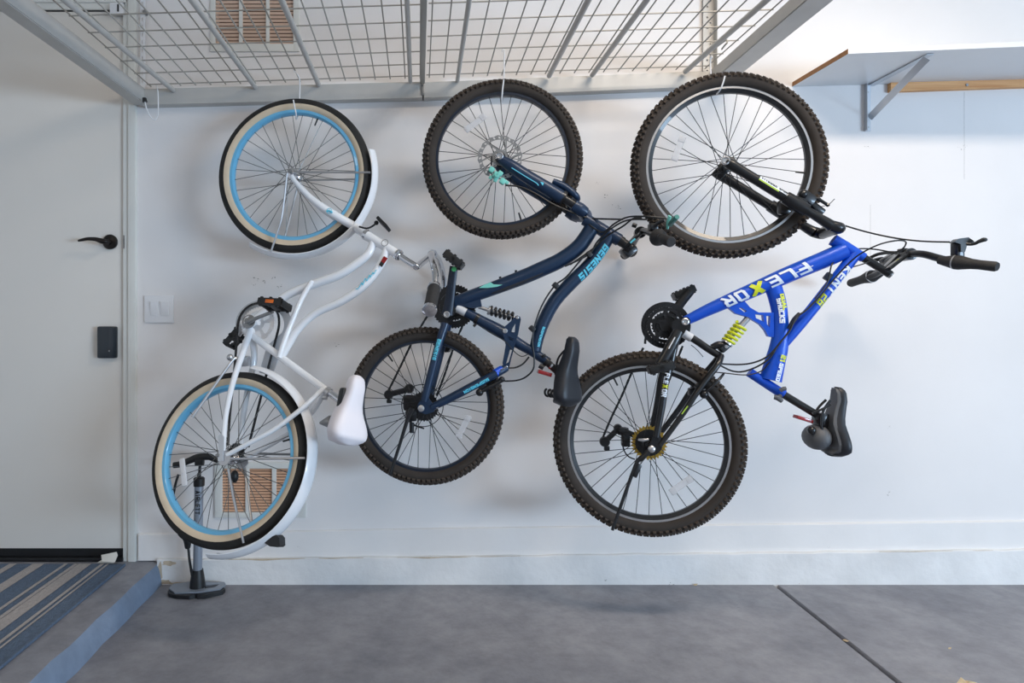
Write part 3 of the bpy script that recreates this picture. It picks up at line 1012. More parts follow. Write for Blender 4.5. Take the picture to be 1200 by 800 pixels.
def ppath(pl, pts, off=0.0, s=1):
    return [pl.side(p[0], p[1], p[2] if len(p) > 2 else off, s) for p in pts]
def tube(mb, pl, pts, widths, off=0.0, seg=14, flat=1.0, smooth=6, s=1):
    P = ppath(pl, pts, off, s)
    if not isinstance(widths, (list, tuple)): widths = [widths] * len(pts)
    R = [w / 2 / F * (p.y + D) for p, w in zip(P, widths)]
    mb.sweep(P, R, seg, smooth, flat, pl.n)
    return P, R
def pedal(bike, c, ax_len, ax_w, n, m, long, wide, thick, reflector=None, th=.026):
    "platform pedal: two side rails, cross bars and a spindle; long/wide/n directions"
    mb = MB()
    X, Z, Yv = V(long).normalized(), V(thick).normalized(), V(wide).normalized()
    L, W = ax_len, ax_w
    for s in (-1, 1):
        mb.box(c + Yv * (s * W * .44), (L, W * .12, th), (X, Yv, Z), .004)
        mb.box(c + X * (s * L * .44), (L * .12, W, th * .85), (X, Yv, Z), .004)
    mb.box(c, (L * .3, W, th * .9), (X, Yv, Z), .005)
    for s in (-1, 1):
        for k in (-1, 0, 1):
            mb.box(c + Yv * (s * W * .44) + X * (k * L * .36) + Z * (th * .5), (.010, W * .1, .008), (X, Yv, Z), .002)
            mb.box(c + Yv * (s * W * .44) + X * (k * L * .36) - Z * (th * .5), (.010, W * .1, .008), (X, Yv, Z), .002)
    o = mb.build('pedal', m, bike)
    if reflector:
        for s in (-1, 1):
            MB().box(c + Yv * (s * W * .505), (L * .32, .003, .012), (X, Yv, Z), .001).build('pedal_reflector', M['orange'], o)
    return o

# ================================================================== WHITE CRUISER
def white_bike():
    dR, dF = 2.207, 2.484
    rc, fc = PX(267.8, 536, dR), PX(345.3, 205.8, dF)
    n = bike_plane(rc, fc, math.radians(17))
    pl = Plane(rc, n)
    g = (fc - rc).normalized()
    nf = V((-math.sin(math.radians(5)), -math.cos(math.radians(5)), 0.04)).normalized()
    pf = Plane(fc, nf)
    b = empty('cruiser_bicycle', rc, label='white cruiser bicycle with sky blue rims and white fenders hung beside the door', cat='bicycle', group='bicycles hung on the garage wall')
    st = dict(th=.053, tw=.048, knobby=False, sidewall=M['cream'], tread=M['tyre_smooth'], rh=.0175, rw=.032, rim=M['sky_blue'], track=None, track_h=0, hub=M['chrome'], spoke=M['spoke'])
    R = .2965
    W = M['white_paint']
    make_wheel(b, 'front_wheel', fc, nf, R, st, .05, valve=-0.38)
    make_wheel(b, 'rear_wheel', rc, n, R, st, .02, valve=-1.25)
    # frame
    fr = MB()
    tube(fr, pl, [(430, 276), (447, 286), (466, 298)], [12, 11, 11])
    tube(fr, pl, [(438, 282), (432, 297), (415, 311), (395, 323), (370, 332), (340, 344), (322, 356), (306, 368), (296, 378)], [9, 10, 10.5, 10.5, 10.5, 10, 9.5, 9, 9])
    tube(fr, pl, [(453, 292), (449, 304), (440, 319), (425, 336), (400, 353), (370, 367), (350, 385), (338, 404), (330, 418)], [10, 10, 10, 10, 9.5, 9, 9, 9, 9])
    for off in (.014, -.016):
        tube(fr, pl, [(366, 329), (353, 351), (339, 384), (331, 406), (327, 419)], [6, 6.5, 6.5, 6.5, 6], off)
    tube(fr, pl, [(287, 387), (330, 419), (386, 460)], [8, 8.5, 8.5])
    tube(fr, pl, [(284, 380), (303, 376)], [10, 10])
    fr.rod(pl(293, 377, .036), pl(293, 377, -.036), .022, seg=24)
    # stays, near and far
    for s in (1, -1):
        tube(fr, pl, [(294, 386, .0), (285, 412, .038), (273, 448, .05), (265, 484, .054), (262, 514, .055), (261, 534, .055)], [9, 7.5, 7, 6.5, 6.5, 6], s=s)
        tube(fr, pl, [(379, 455, .008), (359, 474, .034), (338, 491, .046), (318, 505, .052), (290, 520, .055), (266, 533, .055)], [6, 6, 6, 6, 6, 5.5], s=s)
    frame = fr.build('frame', W, b)
    for s in (1, -1):
        MB().plate([pl.side(257, 531, .055, s), pl.side(262, 527, .055, s), pl.side(270, 531, .055, s), pl.side(271, 539, .055, s), pl.side(266, 545, .055, s), pl.side(259, 545, .055, s), pl.side(256, 538, .055, s)], [], pl.n * .005).build('dropout', M['alloy'], frame)
    # decals: script, badge and sticker
    sq = MB()
    base = [(452 - 1.0 * i, 313 + 1.02 * i) for i in range(0, 31, 1)]
    P = []
    for i, (x, y) in enumerate(((441, 316), (438, 321), (437, 319), (434, 325), (433, 322), (430, 329), (428, 326), (425, 334), (424, 331), (420, 338), (417, 338))):
        P.append(pl(x, y, .0165))
    sq.sweep(P, .0014, 6, 4)
    sq.build('script_decal', M['cyan'], frame, label='sky blue script lettering')
    q = [pl(450, 300, .0168), pl(454.5, 302.5, .0168), pl(447.5, 313, .0168), pl(444, 310, .0168)]
    mb = MB().plate([q[0], q[1], q[1].lerp(q[2], .6), q[0].lerp(q[3], .6)], [], n * .0006)
    mb.m = 1
    mb.plate([q[1].lerp(q[2], .6), q[2], q[3], q[0].lerp(q[3], .6)], [], n * .0006)
    mb.build('warning_sticker', [M['red'], M['black']], frame, label='small red and black sticker')
    mb = MB(); mb.m = 0
    tube(mb, pl, [(362, 443, .0075), (370, 448.5, .0075)], [5, 5], seg=10, flat=.6)
    mb.build('script_decal', M['cyan'], frame)
    mb = MB()
    hb = pl(451, 284.5, .0155)
    mb.ring([(.011, 0), (.013, 0), (.013, .001), (.011, .001)], hb, n, 24)
    mb.build('head_badge', M['steel'], frame)
    # headset
    mb = MB()
    ha = (pl(466, 298) - pl(430, 276)).normalized()
    for (x, y), s in (((429.5, 275.5), -1), ((466.5, 298.3), 1)):
        mb.lathe([(.011, -.006), (.019, -.005), (.020, .004), (.017, .006), (.017, .010), (.012, .012)], pl(x, y), ha * s, 20)
    mb.build('headset', M['chrome'], b)
    # fork in the steered plane
    fk = MB()
    for s in (1, -1):
        a = .052
        P = [pf.side(341.6, 206, a, s), pf.side(346.5, 213.5, a, s), pf.side(362, 230, a, s), pf.side(380, 244, a, s), pf.side(400, 256.5, a * .8, s), pf.side(420, 268, a * .35, s), pl(430, 276)]
        fk.sweep(P, [.0095, .0095, .012, .0145, .016, .017, .016], 14)
    fk.build('fork', W, b)
    mb = MB()
    mb.ring([(.0085, 0), (.0105, 0), (.0105, .001), (.0085, .001)], pf(386, 247, .0665), nf, 18)
    tube(mb, pf, [(382.5, 247.5), (386, 247), (389.5, 249)], [2, 2, 2], .0668, 6)
    mb.build('fork_decal', M['cyan'], [o for o in b.children if o.name.startswith('fork')][0])
    # axle nuts
    for p, k in ((pf, (336.5, 201)), (pl, (261, 537))):
        mb = MB()
        c0 = fc if p is pf else rc
        for s in (1, -1):
            mb.lathe([(0, 0), (.008, 0), (.008, .008), (.004, .009), (.004, .016), (0, .016)], c0 + p.n * (.058 * s), p.n * s, 6)
        mb.build('axle_nut', M['steel'], b)
    # fenders
    def fender(p, c, Rf, a0, a1, w=.068):
        e_r = V((1, 0, 0)); e_r = (e_r - p.n * e_r.dot(p.n)).normalized()
        pr = []
        for i in range(9):
            t = -1 + 2 * i / 8
            pr.append((Rf - .016 * t * t, t * w / 2))
        inner = [(r - .0025, t) for r, t in reversed(pr)]
        return MB().ring(pr + inner, c, p.n, 48, math.radians(a0), math.radians(a1), True, up=e_r)
    # angles grow from +x towards n x e_r
    def angdir(p):
        e_r = V((1, 0, 0)); e_r = (e_r - p.n * e_r.dot(p.n)).normalized()
        return 1 if p.n.cross(e_r).z > 0 else -1
    s = angdir(pl)
    fender(pl, rc, .325, 76 * s, -96 * s).build('rear_fender', W, b)
    s = angdir(pf)
    fender(pf, fc, .322, 16 * s, -122 * s).build('front_fender', W, b)
    # fender stays
    def stay(pts, p, m='alloy', w=.0042):
        MB().sweep([p(*q) for q in pts], w, 8, 4).build('fender_stay', M[m], b)
    stay([(344, 201.5, .06), (390, 201.8, .05), (434, 202, .036)], pf)
    stay([(356, 211, -.06), (390, 210.5, -.05), (420, 210, -.036)], pf)
    stay([(336.5, 203, .06), (331, 250, .05), (325.5, 271, .044), (317.5, 295, .036)], pf)
    stay([(348, 222, -.06), (340, 254, -.052), (332, 284, -.036)], pf)
    stay([(270, 537.5, .06), (310, 537.2, .052), (357, 536.5, .036)], pl)
    stay([(296, 531, -.06), (320, 531.8, -.05), (344, 532.3, -.036)], pl, 'steel')
    stay([(267.5, 549, .06), (273, 580, .05), (280.5, 614, .042), (285.5, 636, .036)], pl)
    stay([(286, 540, -.06), (290, 575, -.05), (295, 612, -.036)], pl)
    # kickstand
    mb = MB()
    mb.sweep([pl(285, 420, .03), pl(277, 420, .045), pl(271, 424, .055), pl(240, 468, .075), pl(225, 489, .085)], [.006, .006, .0055, .005, .005], 10, 4)
    mb.ball(pl(269.5, 418.5, .055), .012, 12)
    mb.box(pl(287, 423, .0), (.03, .05, .036), None, .006)
    mb.build('kickstand', M['alloy'], b)
    # crank set: guard, ring, cranks, pedals, chain
    cc = pl(302.5, 380, -.05)
    gd = MB()
    ring_pts = []
    for i in range(25):
        a = math.radians(95 - 235 * i / 24 + 150)
        ring_pts.append((309 + 33 * math.cos(math.radians(200 - i * 9.5)), 380 - 29 * math.sin(math.radians(200 - i * 9.5))))
    outer = [(276, 392)] + [(x, y) for x, y in ring_pts] + [(333, 400), (318, 437), (305, 436), (315, 402)]
    inner = [(309 + 24 * math.cos(math.radians(200 - i * 9.5)), 380 - 21 * math.sin(math.radians(200 - i * 9.5))) for i in range(25)]
    outl = [pl(x, y, -.062) for x, y in ring_pts] + [pl(334, 395, -.062), pl(326, 420, -.062), pl(320, 437, -.062), pl(304, 435, -.062), pl(313, 405, -.062)] + [pl(x, y, -.062) for x, y in reversed(inner)]
    gd.plate(outl, [], n * -.004)
    gd.build('chain_guard', M['guard'], b)
    mb = MB()
    sprocket(mb, cc, n, .064, 40, .003, (.026, .052))
    mb.build('chainring', M['white_plastic'], b, label='white spoked chainring')
    mb = MB()
    chain_strip(mb, [pl(276, 418, -.05), pl(277.5, 398, -.05), pl(279, 378, -.05), (pl(284, 366, -.05)), pl(293, 358, -.05), pl(304, 355, -.05), pl(316, 357, -.05), pl(325, 366, -.05), pl(327, 380, -.05), pl(323, 398, -.05), pl(314, 432, -.05), pl(302, 480, -.05), pl(291, 524, -.05)], n)
    chain_strip(mb, [pl(276, 418, -.05), pl(273, 450, -.05), pl(269, 490, -.05), pl(267, 522, -.05)], n)
    mb.build('chain', M['black_metal'], b)
    mb = MB()
    sprocket(mb, pl(277, 530, -.046), n, .030, 18, .003)
    mb.build('rear_sprocket', M['black_metal'], b)
    mb = MB()
    mb.lathe([(.016, 0), (.025, .001), (.025, .006), (.016, .007)], pl(292, 377, .037), n, 24)
    mb.m = 1
    mb.lathe([(.010, 0), (.0165, 0), (.0165, .005), (.010, .005)], pl(292, 377, .037), n, 24)
    mb.m = 0
    mb.lathe([(0, 0), (.010, 0), (.009, .018), (0, .02)], pl(292, 377, .037), n, 14)
    mb.build('bottom_bracket', [M['steel'], M['black']], b)
    mb = MB()
    mb.sweep([pl(291, 377.5, .052), pl(300, 373, .060), pl(320, 365, .064)], [.0095, .007, .006], 10, 4)
    mb.build('crank_arm', M['steel'], b)
    mb = MB()
    mb.sweep([pl(294, 378, -.055), pl(286, 386, -.066), pl(280, 393, -.07)], [.009, .0075, .007], 10, 4)
    mb.build('crank_arm', M['alloy'], b)
    tv = (pl(330, 357) - pl(310, 356)).normalized()
    pedal(b, pl(322, 357, .105), .095, .075, n, M['black'], tv, n, tv.cross(n), True)
    pedal(b, pl(276, 396, -.115), .085, .06, n, M['black'], (pl(270, 404) - pl(284, 388)).normalized(), n, (pl(270, 404) - pl(284, 388)).normalized().cross(n), False)
    # coaster arm and small black cap
    mb = MB()
    mb.plate([pl(256.5, 511, .062), pl(260, 508, .062), pl(263, 512, .062), pl(262.5, 528, .062), pl(262, 540, .062), pl(256, 540, .062), pl(257, 526, .062)], [], n * .004)
    mb.build('coaster_arm', M['guard'], b)
    MB().ball(pl(275, 558, -.03), .018, 14, (.75, .8, 1.2)).build('axle_cap', M['black'], b)
    # seat post, saddle
    MB().rod(pl(382, 457), pl(402, 471.5), .0125, seg=16).build('seat_post', M['chrome'], b)
    mb = MB()
    mb.lathe([(.011, -.008), (.016, -.008), (.016, .008), (.011, .008)], pl(384.5, 459), (pl(400, 470) - pl(384, 459)).normalized(), 16)
    mb.sweep([pl(378, 466, .02), pl(383, 466, .02)], .007, 8, 0)
    mb.build('seat_clamp', M['alloy'], b)
    upv = (V((1, 0, 0)) * .62 + V((0, -1, 0)) * .78 + V((0, 0, -.08))).normalized()
    nose, tail = pl(424, 439.5, .07), pl(410.5, 521.5, .07)
    mb, A, S, up, L = saddle_mesh(nose, tail, upv, .135, skirt=.065)
    sd = mb.build('saddle', M['white_vinyl'], b, angle=60, label='wide white saddle')
    mid = nose + A * (L * .62)
    MB().box(mid - up * .045 - A * .02, (L * .66, .08, .03), (A, S, up), .012).build('saddle_base', M['black'], sd)
    mb = MB()
    cA = pl(384, 494, .05); cB = pl(374, 495, .05)
    mb.lathe([(0, 0), (.020, 0), (.021, .006), (.013, .022), (.004, .040), (0, .041)], cA + V((.012, 0, 0)), (cB - cA).normalized(), 18)
    mb.build('saddle_spring', M['steel'], sd)
    # stem and handlebar
    q0, q1 = pl(466, 298), pl(488, 312.5)
    cl_ = PX(507, 298, 2.42)
    MB().sweep([q0, pl(477, 305.5), pl(486, 311), q1, q1.lerp(cl_, .2), q1.lerp(cl_, .6), cl_], [.0115, .0115, .0115, .0115, .0115, .0115, .0115], 14, 5).build('handlebar_stem', M['chrome'], b)
    hb = MB()
    hb.sweep([PX(520, 352, 2.645), PX(520.5, 334, 2.64), PX(519, 320, 2.62), PX(514, 304, 2.55), PX(508, 298, 2.43), PX(505.5, 298.5, 2.31), PX(508, 311, 2.21), PX(510.3, 323, 2.17), PX(509, 340, 2.14)], .0112, 14)
    hb.lathe([(.012, -.012), (.018, -.012), (.018, .012), (.012, .012)], cl_, (PX(508, 298, 2.35) - PX(508, 298, 2.48)).normalized(), 18)
    hbo = hb.build('handlebar', M['chrome'], b)
    def grip(a, c, r, label):
        d = (c - a).normalized(); L = (c - a).length
        gr = MB().lathe([(0, 0), (r, 0), (r * 1.04, L * .3), (r * .98, L * .6), (r * 1.05, L), (0, L)], a, d, 22).build('grip', M['grip'], b, label=label)
        for s_, e in ((0, -1), (L, 1)):
            MB().lathe([(0, -.002), (r * 1.12, 0), (r * 1.18, .006), (r * 1.12, .014), (r * .8, .017), (0, .017)], a + d * (s_ + (.003 if e < 0 else -.003)), d * e, 22).build('grip_ring', M['chrome'], gr)
    grip(PX(508.8, 338, 2.13), PX(503.6, 362, 2.04), .0205, 'black grip with chrome end rings')
    grip(PX(520, 345, 2.645), PX(517, 372, 2.645), .0195, None)
    # brake-less reflector bracket on the crown
    mb = MB()
    mb.sweep([pl(421, 265.5, .0), pl(430, 267.5, .0), pl(437, 264.5, .0), pl(441, 261, .0)], .0035, 8, 4)
    mb.ball(pl(441, 261, 0), .0085, 10)
    tv = (pl(455, 268) - pl(444, 257)).normalized()
    mb.box(pl(449.5, 262.5, 0), (.052, .05, .012), (tv, n, tv.cross(n)), .003)
    mb.build('reflector_bracket', M['black'], b)
    # rear reflector housing, spoke reflector
    mb = MB()
    mb.plate([pl(310, 636, .02), pl(317, 629, .02), pl(324, 626.5, .02), pl(327, 630, .02), pl(327.5, 639, .02), pl(325, 641, .02), pl(316, 640, .02)], [], n * -.04)
    mb.build('rear_reflector', M['black'], b)
    mb = MB()
    t = (pl(216.5, 566) - pl(213.5, 538)).normalized()
    mb.box(pl(214.8, 553, .02), (.095, .02, .007), (t, n.cross(t), n), .003)
    mb.ring([(.002, 0), (.005, 0), (.005, .002), (.002, .002)], pl(214.3, 554.5, .024), n, 12)
    mb.build('spoke_reflector', M['clear'], b, label='white spoke reflector')
    return b

# ================================================================== NAVY MOUNTAIN BIKE
def navy_bike():
    dR, dF = 2.385, 2.372
    rc, fc = PX(498, 475, dR), PX(588.3, 186.8, dF)
    n = bike_plane(rc, fc, math.radians(9))
    pl = Plane(rc, n)
    nf = bike_plane(rc, fc, math.radians(3))
    pf = Plane(fc, nf)
    b = empty('mountain_bicycle', rc, label='navy blue full suspension mountain bicycle with cyan lettering hung in the middle', cat='bicycle', group='bicycles hung on the garage wall')
    st = dict(th=.048, tw=.054, knobby=True, sidewall=None, tread=M['tyre'], rh=.0135, rw=.030, rim=M['navy_dark'], track=None, track_h=0, hub=M['black_metal'], spoke=M['spoke_dark'])
    NV = M['navy']
    make_wheel(b, 'front_wheel', fc, nf, .291, st, .03, valve=-2.84, refl=-.65 + 1.3)
    make_wheel(b, 'rear_wheel', rc, n, .2885, st, .07, valve=.9 - .25, refl=3.7 + .55)
    fr = MB()
    tube(fr, pl, [(685, 256.5), (705, 269), (726, 281.5)], [15, 15, 14.5])
    TT, TR = tube(fr, pl, [(694, 266), (679, 288), (658, 304), (635, 315), (610.5, 325.5), (573.5, 339.5), (552.5, 347), (533, 354.5)], [17, 18, 18, 18, 17.5, 16, 15.5, 14])
    DT, DR = tube(fr, pl, [(714, 276), (702.5, 295), (687, 314), (669.5, 331), (651, 351.5), (639, 372.5), (631, 393), (627, 411)], [15, 15, 15.5, 16, 15.5, 15, 14.5, 14])
    fr.plate([pl(533, 347, .012), pl(561, 340, .012), pl(564.5, 359, .012), pl(553, 361, .012), pl(540, 358, .012)], [], n * -.024)
    tube(fr, pl, [(531, 358), (549, 367.5), (566, 377), (587, 388.5), (608, 402.5), (623, 411.5), (642, 424)], [10, 11, 13, 15, 12.5, 11, 11])
    frame = fr.build('frame', NV, b)
    # rear triangle
    sw = MB()
    for s in (1, -1):
        tube(sw, pl, [(522, 379, .04), (515, 401, .052), (508, 427, .056), (499.5, 460, .058), (497, 470, .058)], [10, 9.5, 9.5, 9.5, 9], s=s)
        tube(sw, pl, [(593, 431, .03), (580, 438.5, .048), (544, 458, .056), (521, 470, .058), (506, 477, .058)], [9, 9.5, 9.5, 9, 8], s=s)
        sw.plate([pl.side(496, 463, .057, s), pl.side(503, 467, .057, s), pl.side(510, 476, .057, s), pl.side(509, 482, .057, s), pl.side(500, 485, .057, s), pl.side(491, 482.5, .057, s), pl.side(489, 476, .057, s), pl.side(493, 468, .057, s)], [], n * (.007 * s))
    swing = sw.build('swing_arm', NV, b)
    mb = MB()
    tube(mb, pl, [(580.5, 437.5, .048), (588.5, 433, .036)], [10.5, 10.5], seg=14)
    mb.build('stay_collar', M['blue'], swing, label='brighter blue collar')
    # rocker link with cut-outs
    for s in (1, -1):
        o = .022 * s
        outl = [(604, 370.6), (606.5, 369.6), (609.5, 371), (610.3, 374), (607, 392), (602.3, 408), (598, 424), (596.3, 431.5), (593.5, 433), (591, 431.5), (588.8, 425.5), (591, 414), (592.5, 404), (590.5, 395), (588.7, 389), (591.5, 382.5), (598, 377)]
        holes = [[(604, 378.3), (603.2, 389.2), (598.6, 389.4), (600.5, 384)], [(597.5, 409.5), (600.2, 410), (596, 424.5), (592.8, 426.2)], [(595.8, 394), (602, 396.5), (601, 399.5), (596.5, 398)]]
        link = MB().plate([pl.side(x, y, .022, s) for x, y in outl], [[pl.side(x, y, .022, s) for x, y in h] for h in holes], n * (.006 * s))
        lk = link.build('rocker_link', NV, b)
        if s > 0:
            for x, y, r in ((592, 387.6, .0085), (606.4, 372, .0055), (593.2, 429.7, .0055)):
                mb = MB()
                mb.lathe([(0, 0), (r, 0), (r, .003), (r * .6, .004), (r * .55, .002), (0, .002)], pl(x, y, o + .006), n, 16)
                mb.build('bolt', M['alloy'], lk)
    # shock
    a_, b_ = pl(561, 359.5), pl(604, 372)
    dv = (b_ - a_).normalized()
    mb = MB().rod(a_, pl(576, 364.5), .0065, seg=12)
    mb.lathe([(.006, 0), (.016, 0), (.017, .004), (.016, .010), (.007, .011)], pl(572, 363.2), dv, 18)
    mb.rod(pl(574, 364), pl(603, 372), .006, seg=10)
    mb.build('shock_damper', M['alloy'], b)
    mb = MB()
    spring(mb, pl(575, 363.8), pl(600.5, 371), .0145, .0048, 5.2)
    mb.lathe([(.005, 0), (.015, 0), (.015, .004), (.005, .004)], pl(600.5, 371), dv, 16)
    mb.build('shock_spring', M['black_metal'], b, label='black coil spring')
    # decals
    rd = DR[1] * 1.0
    letter('frame_lettering', 'GENESIS', DT, DR[2], n, .030, M['cyan'], frame, s0=.036, v0=.012, bold=.0010, shear=.2, length=.150, label='cyan lettering')
    letter('frame_lettering', 'SUSPENSION', DT, DR[6], n, .011, M['cyan'], frame, s0=.400, v0=.009, bold=.0003, length=.075)
    mb = MB()
    mb.sweep([pl(636, 320, .021), pl(612, 330.5, .021), pl(590, 339, .020), pl(575, 344, .018)], [.003, .006, .006, .002], 10, 5, .3, n)
    mb.build('frame_flash', M['grey_print'], frame, label='dull black flash along the top tube')
    CS = ppath(pl, [(522, 379, .04), (515, 401, .052), (508, 427, .056), (499.5, 460, .058)])
    letter('stay_lettering', 'GENESIS', CS, .0145, n, .015, M['cyan'], swing, s0=.062, v0=-.002, bold=.0006, length=.075)
    SS = ppath(pl, [(593, 431, .03), (580, 438.5, .048), (544, 458, .056), (521, 470, .058)])
    letter('stay_lettering', 'SUSPENSION', SS, .0145, n, .012, M['cyan'], swing, s0=.075, v0=.004, bold=.0005, length=.10)
    q = MB()
    q.plate([pl(561, 337.3, .0262), pl(567.5, 333.5, .0262), pl(575, 330.6, .0255), pl(578.5, 333, .026), pl(583, 333.4, .026), pl(589, 333.6, .025), pl(582, 336, .0262), pl(572, 337.2, .0262)], [], n * .0008)
    q.build('frame_accent', M['teal'], frame, label='mint flash on the top tube')
    mb = MB()
    for x, y in ((586.8, 325), (605.2, 317.5)):
        mb.rod(pl(x, y + 6), pl(x - .8, y - 1), .0045, seg=10)
    mb.build('bottle_boss', M['black'], frame)
    mb = MB()
    tube(mb, pl, [(535, 360.5), (546, 366.2)], [10.5, 10.5], off=.002, seg=14)
    mb.build('spec_sticker', M['clear'], frame, label='silver white sticker')
    mb = MB()
    ca = (pl(566, 377) - pl(549, 367.5)).normalized()
    mb.lathe([(.016, -.007), (.0205, -.006), (.0205, .006), (.016, .007)], pl(559, 373.5), ca, 18)
    mb.rod(pl(558, 379, .01), pl(555, 382.5, .012), .005, seg=8)
    mb.build('derailleur_clamp', M['black_metal'], b)
    # fork
    fk = MB()
    for s in (1, -1):
        a = .060
        fk.sweep([pf.side(586, 184, a, s), pf.side(590, 188.5, a, s), pf.side(600, 195, a, s), pf.side(618, 207, a, s), pf.side(644, 222.5, a, s), pf.side(659, 232, a, s)], [.013, .017, .022, .0235, .024, .025], 16)
    fk.sweep([pf(648, 212, .05), pf(662, 219, .046), pf(676, 231, .04), pf.side(676, 231, .04, -1), pf.side(662, 219, .046, -1), pf.side(648, 212, .05, -1)], [.010, .013, .012, .012, .013, .010], 12, 5)
    fork = fk.build('fork', NV, b)
    for s in (1, -1):
        mb = MB()
        mb.sweep([pf.side(657, 230.5, .058, s), pf.side(668, 237, .058, s), pf.side(680, 246, .055, s)], [.016, .0155, .0155], 14, 3)
        mb.lathe([(.016, -.006), (.0265, -.005), (.0265, .008), (.016, .010)], pf.side(658.5, 231.5, .058, s), pf(670, 238.5) - pf(659, 231.5), 18)
        mb.build('stanchion', M['black_metal'], fork)
    mb = MB()
    for s in (1, -1):
        mb.sweep([pf.side(672, 240.5, .058, s), pf.side(679, 245, .057, s), pf.side(686, 249.5, .054, s)], [.021, .024, .020], 14, 4)
    mb.sweep([pf(679, 245.5, .06), pf(686, 253, .0), pf.side(679, 245.5, .06, -1)], [.02, .024, .02], 14, 5)
    mb.build('fork_crown', NV, fork)
    P = ppath(pf, [(597, 191.5, .058), (618, 207, .058), (632, 215.5, .058)])
    mb = MB()
    mb.sweep([pf(599.5, 196.5, .0815), pf(615, 206.3, .0825), pf(628.5, 214.5, .083), pf(631, 217.5, .083)], .0018, 8, 4)
    mb.plate([pf(633, 213, .083), pf(637.5, 214, .083), pf(636, 217.5, .083)], [], nf * .0008)
    mb.build('fork_accent', M['cyan'], fork)
    mb = MB()
    mb.lathe([(.006, 0), (.013, 0), (.013, .006), (.010, .008), (.007, .004), (0, .004)], pf(585.6, 182.6, .075), nf, 20)
    mb.build('axle_cap', M['alloy'], fork)
    # rotor and caliper
    ax, e1, e2 = basis(nf)
    c0 = pf(585.8, 184.5, .045)
    outl, holes = [], []
    for i in range(64):
        a = 2 * PI * i / 64
        outl.append(c0 + (e1 * math.cos(a) + e2 * math.sin(a)) * (.078 + .002 * math.sin(i * PI / 2)))
    inner = [c0 + (e1 * math.cos(2 * PI * i / 48) + e2 * math.sin(2 * PI * i / 48)) * .064 for i in range(48)]
    for k in range(24):
        a = 2 * PI * k / 24
        h = []
        for (da, r) in ((-.04, .067), (.05, .067), (.09, .0745), (.0, .0745)):
            h.append(c0 + (e1 * math.cos(a + da) + e2 * math.sin(a + da)) * r)
        holes.append(h)
    mb = MB().plate(outl, [inner] + holes, nf * .002)
    for k in range(6):
        a = 2 * PI * k / 6
        p0 = c0 + (e1 * math.cos(a) + e2 * math.sin(a)) * .024
        p1 = c0 + (e1 * math.cos(a + .7) + e2 * math.sin(a + .7)) * .066
        mb.bar(p0, p1, .005, .002, nf)
    mb.ring([(.02, 0), (.028, 0), (.028, .004), (.02, .004)], c0, nf, 24)
    mb.build('brake_rotor', M['steel'], b, label='drilled steel disc rotor')
    mb = MB()
    for x, y, s, o in ((576, 199, .013, .055), (581.5, 206, .017, .06), (586, 203.5, .012, .065), (589, 212.5, .014, .06), (594, 214, .008, .06), (575, 208, .008, .06), (580.5, 211, .009, .066)):
        mb.box(pf(x, y, o), (s * 1.5, s * 1.5, s * 1.5), (V((.8, 0, -.6)), V((0, 1, 0)), V((.6, 0, .8))), s * .35)
    mb.ring([(.004, 0), (.0085, 0), (.0085, .006), (.004, .006)], pf(582.5, 205, .078), nf, 14)
    mb.build('brake_caliper', M['teal'], b, label='mint green disc brake caliper')
    mb = MB()
    mb.box(pf(576, 188.5, .06), (.006, .01, .032), None, .001)
    mb.sweep([pf(592, 217, .06), pf(610, 219, .06), pf(628, 227, .066), pf(650, 240, .07), pf(684, 254, .06), pf(696, 256, .06), pl(730, 257, .08)], .003, 8)
    mb.build('brake_hose', M['black'], b)
    # stem, bar, grips, lever
    mb = MB()
    tube(mb, pl, [(724, 280), (730, 284)], [12.5, 12], seg=16)
    mb.build('headset', M['black_metal'], b)
    mb = MB()
    s0 = pl(728, 283)
    mb.rod(s0, pl(740, 291), .0165, seg=16)
    clampc = PX(750, 272.5, 2.40)
    dirb = (PX(752, 271, 2.34) - PX(748, 274, 2.46)).normalized()
    mb.bar(pl(735, 288, .02), clampc + V((0, -.02, 0)), .014, .034, n, .005)
    mb.bar(pl(735, 288, -.02), clampc + V((0, .02, 0)), .014, .034, n, .005)
    mb.lathe([(.014, -.024), (.021, -.023), (.021, .023), (.014, .024)], clampc, dirb, 18)
    mb.rod(pl(741, 263, .0), pl(746, 265, .0), .008, seg=10)
    mb.box(pl(736, 293.5, -.03), (.05, .05, .04), (V((.75, 0, .66)), V((0, 1, 0)), V((-.66, 0, .75))), .01)
    stem = mb.build('handlebar_stem', M['black_metal'], b)
    MB().box(pl(741.5, 282, .05), (.022, .003, .006), (V((.75, 0, .66)), V((0, 1, 0)), V((-.66, 0, .75)))).build('stem_decal', M['cyan'], stem)
    hb = MB()
    hb.sweep([PX(731, 300, 2.67), PX(737, 296, 2.60), PX(743, 283, 2.50), clampc, PX(757, 271, 2.33), PX(768, 275, 2.24), PX(775, 278.5, 2.18)], .0125, 14)
    hb.build('handlebar', M['black_metal'], b)
    def grip(a, c, r):
        d = (c - a).normalized(); L = (c - a).length
        return MB().lathe([(0, 0), (r * 1.6, 0), (r * 1.75, .008), (r * 1.6, .02), (r * 1.02, .034), (r, L * .5), (r * 1.03, L - .006), (r * .85, L), (0, L)], a, d, 22).build('grip', M['grip'], b)
    grip(PX(770, 277.5, 2.225), PX(786.5, 283.5, 2.115), .0172)
    grip(PX(739, 292.5, 2.575), PX(731.5, 299.5, 2.672), .0165)
    mb = MB()
    mb.box(PX(765, 266, 2.27), (.03, .03, .024), None, .006)
    mb.sweep([PX(764, 272, 2.27), PX(770, 262, 2.25), PX(779, 258, 2.23)], .006, 8, 4)
    mb.build('brake_lever', M['black_metal'], b)
    lv = [o for o in b.children if o.name.startswith('brake_lever')][0]
